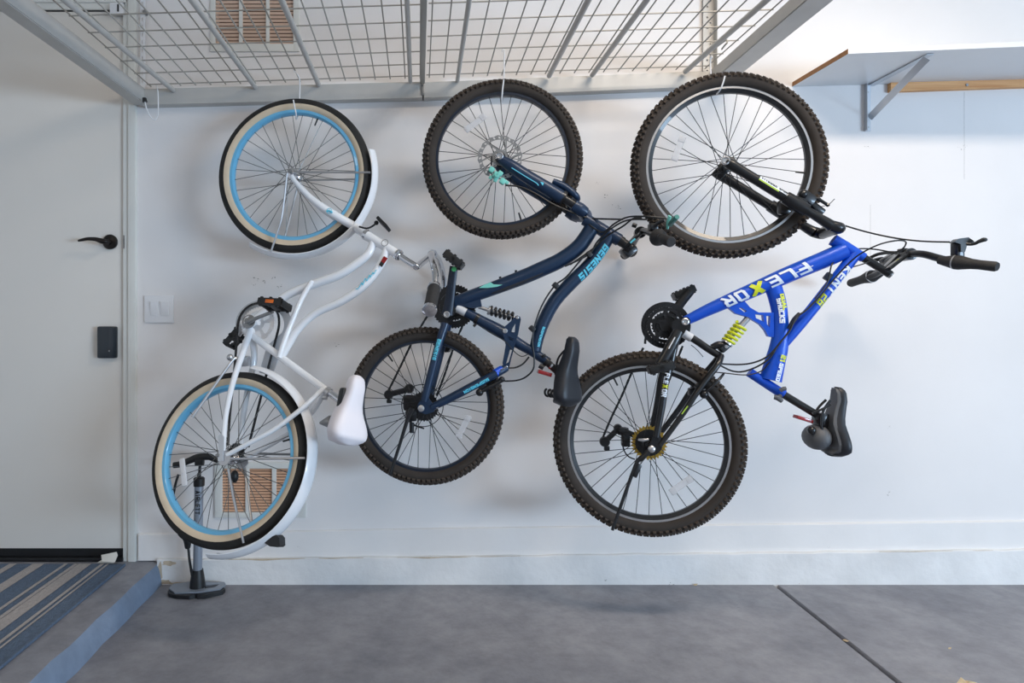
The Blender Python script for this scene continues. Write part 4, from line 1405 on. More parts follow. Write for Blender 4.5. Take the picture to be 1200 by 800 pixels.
    MB().sweep([PX(782, 268, 2.22), PX(783, 260, 2.21), PX(785, 253, 2.2)], [.006, .010, .009], 10, 4, .6, V((1, 0, 0))).build('lever_blade', M['teal'], lv, label='mint lever blade')
    MB().sweep([PX(785.5, 263, 2.20), PX(789, 258, 2.15), PX(793.5, 254, 2.12)], [.008, .009, .008], 10, 4).build('lever_blade', M['teal_dark'], lv, label='dark teal lever tip')
    # cables
    for pts in ([(690, 263, .02), (706, 272, .05), (720, 262, .09), (735, 254.5, .12), (755, 253.5, .16), (780, 255.5, .17)],
                [(662, 312, .03), (690, 298, .03), (700, 283, .04), (716, 268, .08), (735, 258, .1), (758, 257, .13)],
                [(668, 310, .03), (694, 292, .03), (712, 276, .05), (730, 265, .08), (742, 256, .1), (752, 255.5, .12)]):
        MB().sweep(ppath(pl, pts), .003, 8).build('cable', M['black'], b)
    MB().sweep(ppath(pl, [(694, 293, .03), (682, 303, .03), (664, 324, .03), (650, 335, .03), (636, 356, .03), (627, 380, .03), (624, 400, .03), (626, 418, .03), (625, 432, .03), (617, 441, .02), (606, 445.5, .02), (590, 446.5, .02)]), .003, 8).build('cable', M['black'], b)
    MB().sweep(ppath(pl, [(561, 381, .02), (575, 390, .03), (592, 400, .04), (604, 413, .03), (612, 417.5, .03), (620, 414, .03)]), .0016, 8).build('cable', M['black'], b)
    MB().sweep(ppath(pl, [(592, 431, .04), (604, 430.5, .03), (613, 426, .03), (620, 418, .03)]), .003, 8).build('cable', M['black'], b)
    for x, y in ((690, 298), (651, 334.5), (623.5, 385)):
        MB().box(pl(x, y, .024), (.018, .024, .022), (V((.7, 0, .7)), V((0, 1, 0)), V((-.7, 0, .7))), .004).build('cable_guide', M['black'], b)
    # crank, ring, pedal
    c0 = pl(532, 359, -.05)
    mb = MB()
    sprocket(mb, c0, n, .072, 42, .003, (.03, .055))
    sprocket(mb, pl(532, 359, -.056), n, .079, 44, .003, (.04, .065))
    sprocket(mb, pl(532, 359, -.043), n, .050, 32, .003, (.022, .04))
    mb.build('chainring', M['black_metal'], b)
    mb = MB().rod(pl(527, 364, .05), pl(527, 364, -.055), .022, seg=20)
    mb.build('bottom_bracket', M['black_metal'], b)
    mb = MB()
    mb.sweep([pl(523.8, 368.4, .078), pl(527, 350, .082), pl(529.5, 330, .086), pl(532, 312, .088)], [.020, .017, .0155, .015], 12, 4, .55, n)
    ca = mb.build('crank_arm', M['navy_dark'], b)
    mb = MB().lathe([(.004, 0), (.0115, 0), (.0115, .004), (.008, .005), (.006, .002), (0, .002)], pl(523.6, 368.4, .088), n, 20)
    mb.build('crank_bolt', M['alloy'], ca)
    MB().lathe([(0, 0), (.009, 0), (.0085, .003), (0, .003)], pl(532, 315.3, .097), n, 18).build('pedal_cap', M['green'], ca, label='green dust cap')
    tv = (pl(539.5, 310) - pl(524, 298)).normalized()
    pedal(b, pl(532, 304.5, .135), .075, .085, n, M['black'], tv, n, tv.cross(n), False)
    mb = MB().sweep([pl(528, 366, -.065), pl(524, 386, -.07), pl(520, 402, -.075)], [.016, .013, .013], 12, 4, .6, n)
    mb.build('crank_arm', M['navy_dark'], b)
    tv = (pl(527, 404) - pl(514, 396)).normalized()
    pedal(b, pl(519, 404, -.115), .07, .08, n, M['black'], tv, n, tv.cross(n), False)
    # drivetrain at the rear
    mb = MB()
    for k, r in enumerate((.032, .037, .042, .047, .052)):
        sprocket(mb, pl(497, 476, -.028 - .004 * (4 - k) ), n, r, int(r * 560), .002)
    mb.build('cassette', M['black_metal'], b)
    mb = MB().ring([(.076, 0), (.079, 0), (.079, .003), (.076, .003)], pl(495, 475, -.02), n, 40)
    mb.build('spoke_guard', M['black'], b)
    ch = MB()
    chain_strip(ch, ppath(pl, [(455, 458), (468, 432), (482, 403), (496, 378), (510, 356)], -.05), n)
    chain_strip(ch, ppath(pl, [(512, 463), (522, 436), (534, 400), (545, 374), (548, 350), (538, 336), (524, 338), (512, 350), (508, 362)], -.05), n)
    ch.build('chain', M['black_metal'], b)
    dm = MB()
    dm.bar(pl(456, 462, -.05), pl(483, 455, -.05), .014, .022, n.cross(pl(483, 455) - pl(456, 462)), .005)
    disc(dm, pl(456, 462, -.058), n, .018, .018, 18)
    disc(dm, pl(480, 455, -.058), n, .018, .018, 18)
    dm.box(pl(480, 472, -.04), (.05, .03, .06), None, .014)
    dm.box(pl(482, 486, -.035), (.045, .03, .05), None, .014)
    dm.box(pl(456, 470, -.05), (.02, .014, .014), None, .004)
    dm.rod(pl(482.5, 495, .0), pl(482.5, 507, .0), .009, .0085, 14)
    dm.sweep(ppath(pl, [(478, 490, -.02), (486, 498, -.02), (497, 502, -.02)]), .003, 8)
    dm.build('rear_derailleur', M['black_metal'], b)
    mb = MB()
    mb.lathe([(0, 0), (.0115, 0), (.0115, .006), (.007, .008), (0, .008)], pl(493.6, 478.3, .066), n, 18)
    mb.lathe([(0, 0), (.0075, 0), (.006, .004), (0, .004)], pl(512, 476, .064), n, 14)
    mb.build('axle_nut', M['alloy'], b)
    mb = MB()
    mb.sweep(ppath(pl, [(483, 478, .066), (478, 490, .066), (468, 522, .07), (457, 556, .075)]), [.010, .0075, .006, .0065], 10, 4)
    mb.build('kickstand', M['black_metal'], b)
    # rear rim brake
    mb = MB()
    mb.sweep(ppath(pl, [(559, 461, .05), (570, 455, .055), (580, 450, .055), (591, 444, .05)]), [.006, .007, .0075, .007], 10, 4)
    mb.box(pl(566, 454, .045), (.03, .02, .022), (V((.87, 0, .5)), V((0, 1, 0)), V((-.5, 0, .87))), .005)
    mb.ball(pl(562, 459.5, .05), .014, 12)
    mb.ball(pl(588, 444.5, .05), .011, 12)
    mb.build('rim_brake', M['black_metal'], b)
    # seat post, saddle
    mb = MB().rod(pl(638, 421.5), pl(652, 434), .013, seg=16)
    mb.build('seat_post', M['black_metal'], b)
    mb = MB()
    d = (pl(652, 434) - pl(640, 424)).normalized()
    mb.lathe([(.012, -.007), (.0185, -.006), (.0185, .006), (.012, .007)], pl(640.5, 424), d, 18)
    mb.rod(pl(638, 418.5, .018), pl(636.5, 415.5, .018), .008, seg=10)
    mb.rod(pl(632, 428, .02), pl(637, 431, .02), .009, seg=10)
    mb.build('seat_clamp', M['black_metal'], b)
    mb = MB().lathe([(.012, -.003), (.016, -.003), (.016, .003), (.012, .003)], pl(646, 428.5), d, 18)
    mb.build('post_ring', M['chrome'], b)
    mb = MB().box(pl(638, 437, .015), (.05, .03, .014), (V((.96, 0, -.28)), V((0, 1, 0)), V((.28, 0, .96))), .003)
    mb.build('rear_reflector', M['red'], b, label='red rear reflector')
    upv = (V((1, 0, 0)) * .62 + V((0, -1, 0)) * .78 + V((0, 0, .08))).normalized()
    nose, tail = pl(677, 395, .055), pl(669, 477, .055)
    mb, A, S, up, L = saddle_mesh(nose, tail, upv, .120, skirt=.050)
    sd = mb.build('saddle', M['saddle'], b, angle=60, label='black padded saddle turned towards the room')
    rl = MB()
    base = nose + A * (L * .5) - up * .055
    for s in (-1, 1):
        rl.sweep([nose + A * (L * .16) - up * .03 + S * (s * .012), nose + A * (L * .34) - up * .062 + S * (s * .018), nose + A * (L * .6) - up * .062 + S * (s * .02), nose + A * (L * .85) - up * .035 + S * (s * .03)], .0038, 8, 5)
    rl.build('saddle_rail', M['black_metal'], sd)
    mb = MB()
    mb.box(base, (.04, .05, .03), (A, S, up), .008)
    mb.rod(pl(650, 432), base, .014, seg=12)
    mb.build('saddle_clamp', M['black_metal'], sd)
    for s in (-1, 1):
        mb = MB()
        spring(mb, nose + A * (L * .84) - up * .04 + S * (s * .035), nose + A * (L * .84) - up * .085 + S * (s * .035), .012, .004, 3)
        mb.build('saddle_spring', M['black_metal'], sd)
    return b

# ================================================================== BLUE MOUNTAIN BIKE
def blue_bike():
    dR, dF = 2.304, 2.278
    rc, fc = PX(758.3, 519, dR), PX(852, 193.7, dF)
    n = bike_plane(rc, fc, math.radians(13))
    pl = Plane(rc, n)
    nf = bike_plane(rc, fc, math.radians(9))
    pf = Plane(fc, nf)
    b = empty('mountain_bicycle', rc, label='royal blue mountain bicycle with white and yellow lettering hung below the shelf', cat='bicycle', group='bicycles hung on the garage wall')
    st = dict(th=.050, tw=.054, knobby=True, sidewall=None, tread=M['tyre'], rh=.026, rw=.026, rim=M['black_metal'], track=M['alloy'], track_h=.012, hub=M['black_metal'], spoke=M['spoke_dark'])
    BL, BK = M['blue'], M['black_metal']
    make_wheel(b, 'front_wheel', fc, nf, .3265, st, .04, valve=-1.71, refl=1.22)
    make_wheel(b, 'rear_wheel', rc, n, .3265, st, .02, valve=.46, refl=-2.47)
    fr = MB()
    tube(fr, pl, [(976, 281), (990, 289), (1012, 302)], [14, 13, 11])
    TT, TR = tube(fr, pl, [(990, 293), (968, 303), (945, 312.5), (918, 324), (892, 335.5), (857, 351), (830, 363), (803, 376)], [20, 20, 19.5, 19, 17.5, 16, 14, 11])
    DT, DR = tube(fr, pl, [(1003, 297), (988.5, 315.5), (962.5, 348.5), (938, 379), (918, 403)], [13.5, 13.5, 13, 12.5, 11.5])
    ST, SR = tube(fr, pl, [(906, 336), (911, 352), (914, 370), (914.5, 392), (912, 410), (909, 421), (903, 445)], [19, 18.5, 17.5, 18.5, 21, 22, 25], flat=.8)
    tube(fr, pl, [(878, 436), (897, 448.5), (918, 462)], [11, 11, 11.5])
    frame = fr.build('frame', BL, b)
    gp = MB().plate([pl(x, y, .013) for x, y in ((852, 359), (873, 353), (879, 360), (889, 366), (907, 366), (907, 395), (900.5, 394), (897, 387), (891, 380), (877, 371.5), (862, 367))],
                    [[pl(x, y, .013) for x, y in ((866, 360.8), (869, 360.2), (875.5, 364.5), (872.5, 366))], [pl(x, y, .013) for x, y in ((885, 368), (894.5, 369), (895.5, 377), (886, 372.6))], [pl(x, y, .013) for x, y in ((898, 370), (903, 370), (902, 384), (899, 380))]], n * -.026)
    gp.build('frame_gusset', BL, frame)
    # lettering (upside down with the bike)
    letter('frame_lettering', 'FLE', TT, TR[2], n, .045, M['white_print'], frame, s0=.122, v0=.001, bold=.0008, shear=-.2, length=.150, label='white lettering')
    letter('frame_lettering', 'X', TT, TR[3], n, .046, M['yellow'], frame, s0=.278, v0=.001, bold=.0026, shear=.1, length=.052, label='yellow letter')
    letter('frame_lettering', 'OR', TT, TR[4], n, .045, M['white_print'], frame, s0=.336, v0=.001, bold=.0008, shear=-.2, length=.090, label='white lettering')
    letter('frame_lettering', 'KENT', DT, DR[1], n, .030, M['white_print'], frame, s0=.052, v0=.007, bold=.0008, shear=.1, length=.108, label='white lettering')
    letter('frame_lettering', '26', DT, DR[2], n, .030, M['yellow'], frame, s0=.168, v0=.006, bold=.0006, shear=.2, length=.044, label='yellow lettering')
    letter('frame_lettering', 'DUAL', ST, SR[1], n, .016, M['yellow'], frame, s0=.030, v0=.012, bold=.001, length=.055, label='yellow lettering')
    letter('frame_lettering', 'SHOCKS', ST, SR[2], n, .018, M['white_print'], frame, s0=.042, v0=-.001, bold=.001, length=.085, label='white lettering')
    letter('frame_lettering', '21', ST, SR[4], n, .022, M['yellow'], frame, s0=.232, v0=.016, bold=.0014, length=.024, label='yellow numerals')
    letter('frame_lettering', 'SPEED', ST, SR[5], n, .017, M['white_print'], frame, s0=.262, v0=.014, bold=.0008, length=.062, label='white lettering')
    mb = MB()
    mb.sweep([pl(933, 319.5, TR[2] * 1.01), pl(953, 311.2, TR[2] * 1.01)], .0012, 6, 0)
    mb.build('frame_stripe', M['white_print'], frame)
    # swing arm
    sw = MB()
    tube(sw, pl, [(799, 389), (815, 398.5), (832, 410), (846, 418.5)], [9, 8.5, 8.5, 8])
    tube(sw, pl, [(834, 407), (842, 404), (850, 405.5)], [7, 9, 10])
    for s in (1, -1):
        tube(sw, pl, [(845, 417, .01), (841, 427, .034), (829, 443, .045), (815, 462, .052), (801.5, 483, .055), (773, 522, .062)], [7.5, 7.5, 7.5, 7, 6.5, 6], s=s)
        tube(sw, pl, [(784, 432, .045), (780, 446, .052), (775.5, 478, .057), (769, 512, .062)] , [9, 8.5, 8, 7.5], s=s)
        tube(sw, pl, [(792, 395, .03), (788, 415, .04), (784, 434, .045)], [10, 9, 9], s=s)
        sw.plate([pl.side(766, 510, .06, s), pl.side(774, 515, .06, s), pl.side(776, 522, .06, s), pl.side(770, 531, .06, s), pl.side(762, 532, .06, s), pl.side(758, 526, .06, s)], [], n * (.006 * s))
    swing = sw.build('swing_arm', BK, b)
    mb = MB()
    tube(mb, pl, [(801, 390.5), (810.5, 396)], [10, 10], off=.002, seg=14)
    mb.build('spec_sticker', M['clear'], swing, label='silver white sticker')
    CS = ppath(pl, [(784, 432, .045), (780, 446, .052), (775.5, 478, .057), (769, 512, .062)])
    letter('stay_lettering', 'FLE', CS, .0125, n, .020, M['white_print'], swing, s0=.018, v0=.0, bold=.0008, length=.036)
    letter('stay_lettering', 'X', CS, .0125, n, .020, M['yellow'], swing, s0=.056, v0=.0, bold=.0014, length=.014)
    letter('stay_lettering', 'OR', CS, .0125, n, .020, M['white_print'], swing, s0=.072, v0=.0, bold=.0008, length=.028)
    mb = MB().sweep(ppath(pl, [(799, 485, .067), (806, 475.5, .066)]), .0022, 6, 0)
    mb.build('stay_stripe', M['lime'], swing)
    # shock
    top, bot = pl(876, 373), pl(851.5, 402)
    dv = (bot - top).normalized()
    mb = MB().rod(top, pl(868, 382), .0105, seg=14)
    mb.rod(pl(868, 382), bot, .006, seg=10)
    mb.lathe([(.006, 0), (.021, 0), (.022, .005), (.006, .006)], pl(852.5, 401), dv, 18)
    mb.build('shock_damper', M['alloy'], b)
    mb = MB()
    spring(mb, pl(869.5, 380.5), pl(853, 400.5), .0195, .0050, 5)
    mb.build('shock_spring', M['yellow'], b, label='yellow green coil spring')
    mb = MB()
    mb.box(pl(848.5, 406.5), (.04, .03, .024), (V((.75, 0, .66)), V((0, 1, 0)), V((-.66, 0, .75))), .007)
    mb.build('shock_mount', BK, b)
    disc(MB(), pl(851, 406, .016), n, .006).build('bolt', M['alloy'], b)
    # fork
    fk = MB()
    for s in (1, -1):
        a = .068
        fk.sweep([pf.side(850.5, 188.8, a, s), pf.side(857, 193, a, s), pf.side(872, 202, a, s), pf.side(890, 213, a, s), pf.side(907, 223.5, a, s), pf.side(922, 232.5, a, s)], [.0155, .0185, .0165, .0165, .0165, .0165], 16)
        fk.sweep([pf.side(920, 231, a, s), pf.side(932, 238.5, a, s), pf.side(945, 246.5, a, s)], [.021, .0225, .021], 16, 4)
        fk.sweep([pf.side(943, 245.5, a, s), pf.side(955, 252.5, a, s), pf.side(968, 260.5, a, s), pf.side(974, 264.5, a * .96, s)], [.0145, .0145, .017, .019], 14, 4)
    fk.sweep([pf(974, 264.5, .065), pf(983, 267, .064), pf.side(980, 267.5, .04, 1), pf.side(980, 267.5, .04, -1), pf.side(983, 267, .064, -1), pf.side(974, 264.5, .065, -1)], [.019, .019, .021, .021, .019, .019], 14, 5)
    fk.sweep([pf(932, 234, .06), pf(941, 239, .05), pf.side(941, 239, .05, -1), pf.side(932, 234, .06, -1)], [.014, .015, .015, .014], 12, 5)
    fork = fk.build('fork', BK, b)
    mb = MB().lathe([(.006, 0), (.0145, 0), (.0145, .005), (.011, .007), (.007, .003), (0, .003)], pf(850, 188.3, .078), nf, 20)
    mb.build('axle_cap', M['alloy'], fork)
    FP = ppath(pf, [(872, 202, .068), (890, 213, .068), (907, 223.5, .068), (922, 232.5, .068)])
    # decal panels with small lettering
    ax_ = (FP[2] - FP[1]).normalized()
    bb = nf.cross(ax_)
    def wrap_panel(name, s0, s1, v0, v1, m, lift=1.02):
        mb = MB()
        vs, fs = [], []
        r = .0165 * lift
        for i in range(9):
            c0 = FP[0] + ax_ * (s0 + (s1 - s0) * i / 8)
            for k in range(5):
                a = (v0 + (v1 - v0) * k / 4) / .0165
                N_ = (nf - ax_ * nf.dot(ax_)).normalized()
                vs.append(c0 + (N_ * math.cos(a) + bb * math.sin(a)) * r)
        for i in range(8):
            for k in range(4): fs.append((i * 5 + k, i * 5 + k + 1, (i + 1) * 5 + k + 1, (i + 1) * 5 + k))
        mb.add(vs, fs)
        return mb.build(name, m, fork)
    sgn = 1 if bb.z > 0 else -1
    wrap_panel('fork_decal', .050, .165, sgn * .004, sgn * .024, M['white_print'])
    wrap_panel('fork_decal', .050, .125, sgn * -.001, sgn * .004, M['lime'], 1.025)
    letter('fork_lettering', 'VITESSE', FP, .0165, nf, .014, M['black'], fork, s0=.054, v0=.0135 * sgn, bold=.0003, length=.06, lift=1.05)
    letter('fork_lettering', 'SPORT', FP, .0165, nf, .012, M['black'], fork, s0=.122, v0=.013 * sgn, bold=.0003, length=.038, lift=1.05)
    # front rim brake
    mb = MB()
    mb.ball(pf(941, 227.5, .05), .016, 12)
    mb.box(pf(946, 232, .04), (.05, .03, .034), (V((.8, 0, -.6)), V((0, 1, 0)), V((.6, 0, .8))), .008)
    mb.sweep(ppath(pf, [(938, 232, .04), (955, 232, .045), (970, 240, .045)]), [.007, .006, .005], 10, 4)
    mb.box(pf(958, 244, .03), (.05, .02, .02), (V((.8, 0, -.6)), V((0, 1, 0)), V((.6, 0, .8))), .006)
    mb.box(pf(919, 243, .0), (.04, .03, .05), None, .01)
    mb.ball(pf(970, 240, .045), .007, 8)
    mb.sweep(ppath(pf, [(962, 242, .04), (971, 239.5, .045), (978, 233, .045)]), .0012, 6, 3)
    mb.build('front_brake', BK, b)
    # stem and bars
    mb = MB()
    tube(mb, pl, [(1011, 301.5), (1020, 307), (1043, 321.5)], [9.5, 9, 9], seg=16)
    mb.build('steerer_post', BK, b)
    MB().rod(pl(1042, 321), pl(1044.5, 322.5), .0128, .0115, 16).build('post_cap', M['steel'], b)
    cc = PX(1062, 298.5, 2.20)
    mb = MB()
    st0 = pl(1036, 317)
    mb.bar(st0 + n * .018, cc + V((-.012, -.02, 0)), .012, .03, n, .005)
    mb.bar(st0 - n * .018, cc + V((-.012, .025, 0)), .012, .03, n, .005)
    mb.lathe([(.014, -.028), (.020, -.027), (.020, .027), (.014, .028)], cc, V((-.1, -1, 0)), 18)
    mb.box(PX(1058, 293.5, 2.2), (.02, .03, .014), None, .004)
    stem = mb.build('handlebar_stem', BK, b)
    MB().box(PX(1050, 308, 2.155), (.03, .002, .012), (V((.8, 0, .6)), V((0, 1, 0)), V((-.6, 0, .8)))).build('stem_decal', M['yellow'], stem, label='yellow stem badge')
    hb = MB()
    hb.sweep([PX(1018, 325, 2.47), PX(1030, 319, 2.42), PX(1044, 304, 2.32), cc, PX(1080, 297.5, 2.13), PX(1100, 302.5, 2.08), PX(1118, 307, 2.04)], .0118, 14)
    hb.build('handlebar', BK, b)
    def grip(a, c, r, name='grip'):
        d = (c - a).normalized(); L = (c - a).length
        g_ = MB().lathe([(0, -.045), (r * .8, -.045), (r * 1.45, -.004), (r * 1.55, 0), (r * 1.55, .012), (r * 1.1, .045), (r, L * .6), (r * 1.04, L - .006), (r * .85, L), (0, L)], a, d, 24).build(name, M['grip'], b)
        MB().lathe([(r * 1.5, -.002), (r * 1.58, -.002), (r * 1.58, .002), (r * 1.5, .002)], a, d, 24).build('grip_ring', M['alloy'], g_)
        return g_
    grip(PX(1119, 307, 2.03), PX(1169, 312.5, 1.93), .0145)
    grip(PX(1022, 323.5, 2.47), PX(996, 332, 2.585), .0155)
    mb = MB()
    mb.box(PX(1122, 293, 2.03), (.024, .03, .05), None, .006)
    mb.plate([PX(1112, 284.5, 2.03), PX(1117, 280.5, 2.03), PX(1128, 279, 2.03), PX(1134, 283, 2.03), PX(1136, 287, 2.03), PX(1127, 286.5, 2.03), PX(1124, 296, 2.03), PX(1119.5, 296, 2.03), PX(1119, 287, 2.03)], [], V((0, -.022, 0)))
    mb.sweep([PX(1130, 285.5, 2.015), PX(1140, 286, 2.0), PX(1147, 283, 1.99), PX(1152, 281, 1.985)], [.006, .0045, .0055, .007], 10, 4)
    mb.ball(PX(1153, 280.8, 1.985), .0085, 10, (1.2, .9, .8))
    mb.build('brake_lever', BK, b)
    mb = MB()
    mb.box(PX(1024, 305, 2.42), (.06, .03, .014), (V((.97, 0, .24)), V((0, 1, 0)), V((-.24, 0, .97))), .005)
    mb.box(PX(1040, 303, 2.38), (.05, .03, .02), (V((.85, 0, .52)), V((0, 1, 0)), V((-.52, 0, .85))), .006)
    mb.sweep([PX(1018, 303, 2.42), PX(1028, 298, 2.4), PX(1040, 296, 2.36), PX(1050, 296, 2.33)], .006, 8, 4)
    mb.build('brake_lever', BK, b)
    # cables
    MB().sweep([pf(968, 256, .05), PX(980, 261, 2.2), PX(1013, 271, 2.15), PX(1047, 278.5, 2.1), PX(1080, 282.5, 2.06), PX(1113, 283.5, 2.03)], .0028, 8).build('cable', M['black'], b)
    MB().sweep(ppath(pl, [(962, 346, .03), (980, 324, .035), (999, 304.5, .06), (1014, 294, .09), (1033, 285.5, .1), (1052, 281.7, .08), (1061.5, 283.5, .03), (1058, 291, -.03), (1046, 297, -.06)]), .0025, 8).build('cable', M['black'], b)
    MB().sweep(ppath(pl, [(955, 350, .03), (970, 330, .03), (976, 308, .02), (995, 300, -.04), (1003, 292, -.05), (1025, 292, -.06), (1052, 297, -.04)]), .0025, 8).build('cable', M['black'], b)
    MB().sweep(ppath(pl, [(1000, 312.5, .0), (1012, 309, .02), (1024, 304, .0)]), .002, 8).build('cable', M['black'], b)
    MB().sweep(ppath(pl, [(962, 346, .03), (945, 363, .03), (933, 372, .03), (925, 388, .032), (912, 404, .034), (903, 418, .034), (890, 428, .03), (872, 435, .02), (858, 434.5, .02), (844, 428, .03)]), .003, 8).build('cable', M['black'], b)
    MB().sweep(ppath(pl, [(926, 386, .028), (913, 403, .034), (900, 417, .034), (884, 424.5, .03), (866, 427, .02), (843, 426, .03)]), .003, 8).build('cable', M['black'], b)
    MB().sweep(ppath(pl, [(902, 424, .034), (893, 434, .03), (880, 438.5, .03), (868, 439, .03), (850, 437, .03), (838, 436, .04)]), .002, 8).build('cable', M['black'], b)
    MB().sweep(ppath(pl, [(810, 404, .02), (817, 410, .02), (824, 418, .02)]), .0012, 8).build('cable', M['black'], b)
    MB().sweep(ppath(pl, [(729, 519, -.02), (732, 529, -.02), (737, 535, -.02), (744, 538, -.02)]), .0026, 8).build('cable', M['black'], b)
    mb = MB()
    d = (pl(938, 379) - pl(988, 316)).normalized()
    mb.box(pl(970, 324, .02), (.026, .02, .02), (d, n, d.cross(n)), .004)
    mb.build('cable_guide', M['navy_dark'], b)
    mb = MB()
    mb.sweep(ppath(pl, [(937, 367, .02), (931, 374, .022), (924, 385, .026)]), [.006, .008, .006], 10, 4)
    mb.build('cable_guide', M['navy_dark'], b)
    # crank
    mb = MB()
    c0 = (780, 381)
    sprocket(mb, pl(*c0, -.058), n, .078, 44, .003, (.045, .066))
    sprocket(mb, pl(*c0, -.048), n, .064, 36, .003, (.034, .052))
    sprocket(mb, pl(*c0, -.040), n, .046, 26, .003, (.022, .036))
    mb.ring([(.076, 0), (.085, 0), (.085, .003), (.076, .003)], pl(*c0, -.066), n, 48)
    mb.build('chainring', BK, b)
    mb = MB().rod(pl(796, 382, .05), pl(796, 382, -.06), .026, seg=20)
    mb.build('bottom_bracket', BK, b)
    MB().lathe([(.005, 0), (.0125, 0), (.0125, .004), (.009, .006), (.006, .002), (0, .002)], pl(803, 376.8, .052), n, 20).build('pivot_bolt', M['alloy'], b)
    fr2 = MB().rod(pl(803, 376.8, .052), pl(803, 376.8, -.03), .017, seg=20)
    fr2.build('pivot_boss', BK, b)
    mb = MB()
    mb.sweep(ppath(pl, [(795, 388, .068), (789, 400, .075), (781, 415, .08), (773, 428, .083)]), [.017, .019, .018, .017], 12, 4, .55, n)
    mb.build('crank_arm', BK, b)
    ca = [o for o in b.children if o.name.startswith('crank_arm')][0]
    MB().sweep(ppath(pl, [(791, 395, .0875), (783.5, 408.5, .092)]), .0022, 6, 0).build('crank_decal', M['clear'], ca)
    tv = (pl(787, 426) - pl(761, 433)).normalized()
    pedal(b, pl(774, 430.5, .130), .082, .085, n, M['black'], tv, n, tv.cross(n), False)
    mb = MB()
    mb.sweep(ppath(pl, [(784, 376, -.07), (797, 356, -.076), (809, 341, -.08)]), [.019, .017, .016], 12, 4, .55, n)
    mb.build('crank_arm', BK, b)
    tv = (pl(816, 338) - pl(790, 349)).normalized()
    pedal(b, pl(801, 343, -.125), .078, .085, n, M['black'], tv, n, tv.cross(n), False)
    # rear drivetrain
    mb = MB()
    for k, r in enumerate((.030, .036, .042, .048)):
        sprocket(mb, pl(761, 519, -.030 - .004 * (3 - k)), n, r, int(r * 560), .002)
    mb.build('cassette', BK, b)
    mb = MB()
    sprocket(mb, pl(760.5, 518.5, -.024), n, .056, 30, .002, None, .006)
    mb.build('largest_sprocket', M['gold'], b, label='gold coloured largest sprocket')
    disc(MB(), pl(760.5, 518.5, -.021), n, .047, .003, 32).build('spoke_guard', BK, b)
    ch = MB()
    chain_strip(ch, ppath(pl, [(705, 516), (716, 490), (728, 465), (740, 437), (755, 405)], -.05), n)
    chain_strip(ch, ppath(pl, [(767, 499), (775, 470), (787, 438), (800, 405)], -.05), n)
    chain_strip(ch, ppath(pl, [(756, 402), (758, 380), (766, 366), (780, 361), (795, 367), (802, 382), (800, 404)], -.05), n)
    ch.build('chain', BK, b)
    dm = MB()
    dm.bar(pl(708, 518, -.05), pl(726, 501, -.05), .014, .020, n.cross(pl(726, 501) - pl(708, 518)), .005)
    disc(dm, pl(708.5, 517, -.058), n, .019, .018, 18)
    disc(dm, pl(724, 501.5, -.058), n, .016, .018, 18)
    dm.box(pl(730, 505, -.045), (.04, .03, .03), None, .01)
    dm.box(pl(733, 515, -.04), (.03, .03, .05), None, .009)
    dm.box(pl(711, 525, -.05), (.02, .012, .016), None, .003)
    dm.bar(pl(728, 503, -.04), pl(752, 514, -.035), .02, .016, n, .004)
    dm.build('rear_derailleur', BK, b)
    mb = MB()
    mb.lathe([(0, 0), (.012, 0), (.012, .006), (.007, .010), (0, .010)], pl(763.5, 526, .068), n, 18)
    mb.sweep(ppath(pl, [(748, 515, .06), (754, 515.5, .064), (760, 514.5, .064)]), [.004, .006, .004], 10, 4)
    mb.build('axle_nut', M['alloy'], b)
    mb = MB()
    mb.sweep(ppath(pl, [(763, 526, .066), (752, 537, .068), (744, 547, .07), (717.5, 621, .09)]), [.009, .0095, .0065, .0055], 10, 5)
    mb.box(pl(746, 551, .07), (.02, .016, .05), (V((.8, 0, -.4)), V((0, 1, 0)), V((.4, 0, .9))), .005)
    mb.build('kickstand', BK, b)
    # rear rim brake
    mb = MB()
    mb.ball(pl(825, 462, .045), .015, 12)
    mb.box(pl(818, 452.5, .0), (.03, .10, .028), (V((.8, 0, .6)), n, V((-.6, 0, .8))), .007)
    mb.sweep(ppath(pl, [(826, 460, .05), (835, 452, .055), (843, 444, .05), (848, 438, .03)]), [.006, .0055, .005, .004], 10, 4)
    mb.box(pl(812, 459, -.01), (.03, .03, .03), None, .007)
    mb.build('rear_brake', BK, b)
    # seat post, clamp, saddle
    d = (pl(958, 486) - pl(917, 461)).normalized()
    MB().rod(pl(913, 459), pl(960, 487.5), .0128, seg=16).build('seat_post', BK, b)
    mb = MB()
    mb.sweep(ppath(pl, [(914, 457.5, .024), (918, 455.5, .026), (921, 455, .026)]), .007, 8, 3)
    mb.sweep(ppath(pl, [(907, 465, .03), (911, 466, .032), (916.5, 470, .032)]), [.008, .009, .007], 10, 3)
    mb.rod(pl(914, 464, .03), pl(914, 464, -.02), .007, seg=10)
    mb.build('seat_clamp', M['saddle_grey'], b)
    upv = (V((1, 0, 0)) * .97 + V((0, -1, 0)) * .06 + V((0, 0, .12))).normalized()
    nose, tail = pl(990, 454, 0), pl(984, 535, 0)
    mb, A, S, up, L = saddle_mesh(nose, tail, upv, .135, skirt=.036)
    sd = mb.build('saddle', M['saddle'], b, angle=60)
    lo = nose - up * .010
    mb, *_ = saddle_mesh(lo + A * .004, tail - up * .010 - A * .004, upv, .122, skirt=.033)
    mb.build('saddle_base', M['saddle_grey'], sd, label='grey saddle underside')
    mb = MB()
    bc = pl(953, 513, .0)
    mb.ball(pl(957, 512, .0), .040, 20, (1, 1.4, 1.05))
    mb.build('saddle_bumper', M['saddle_grey'], sd)
    mb = MB()
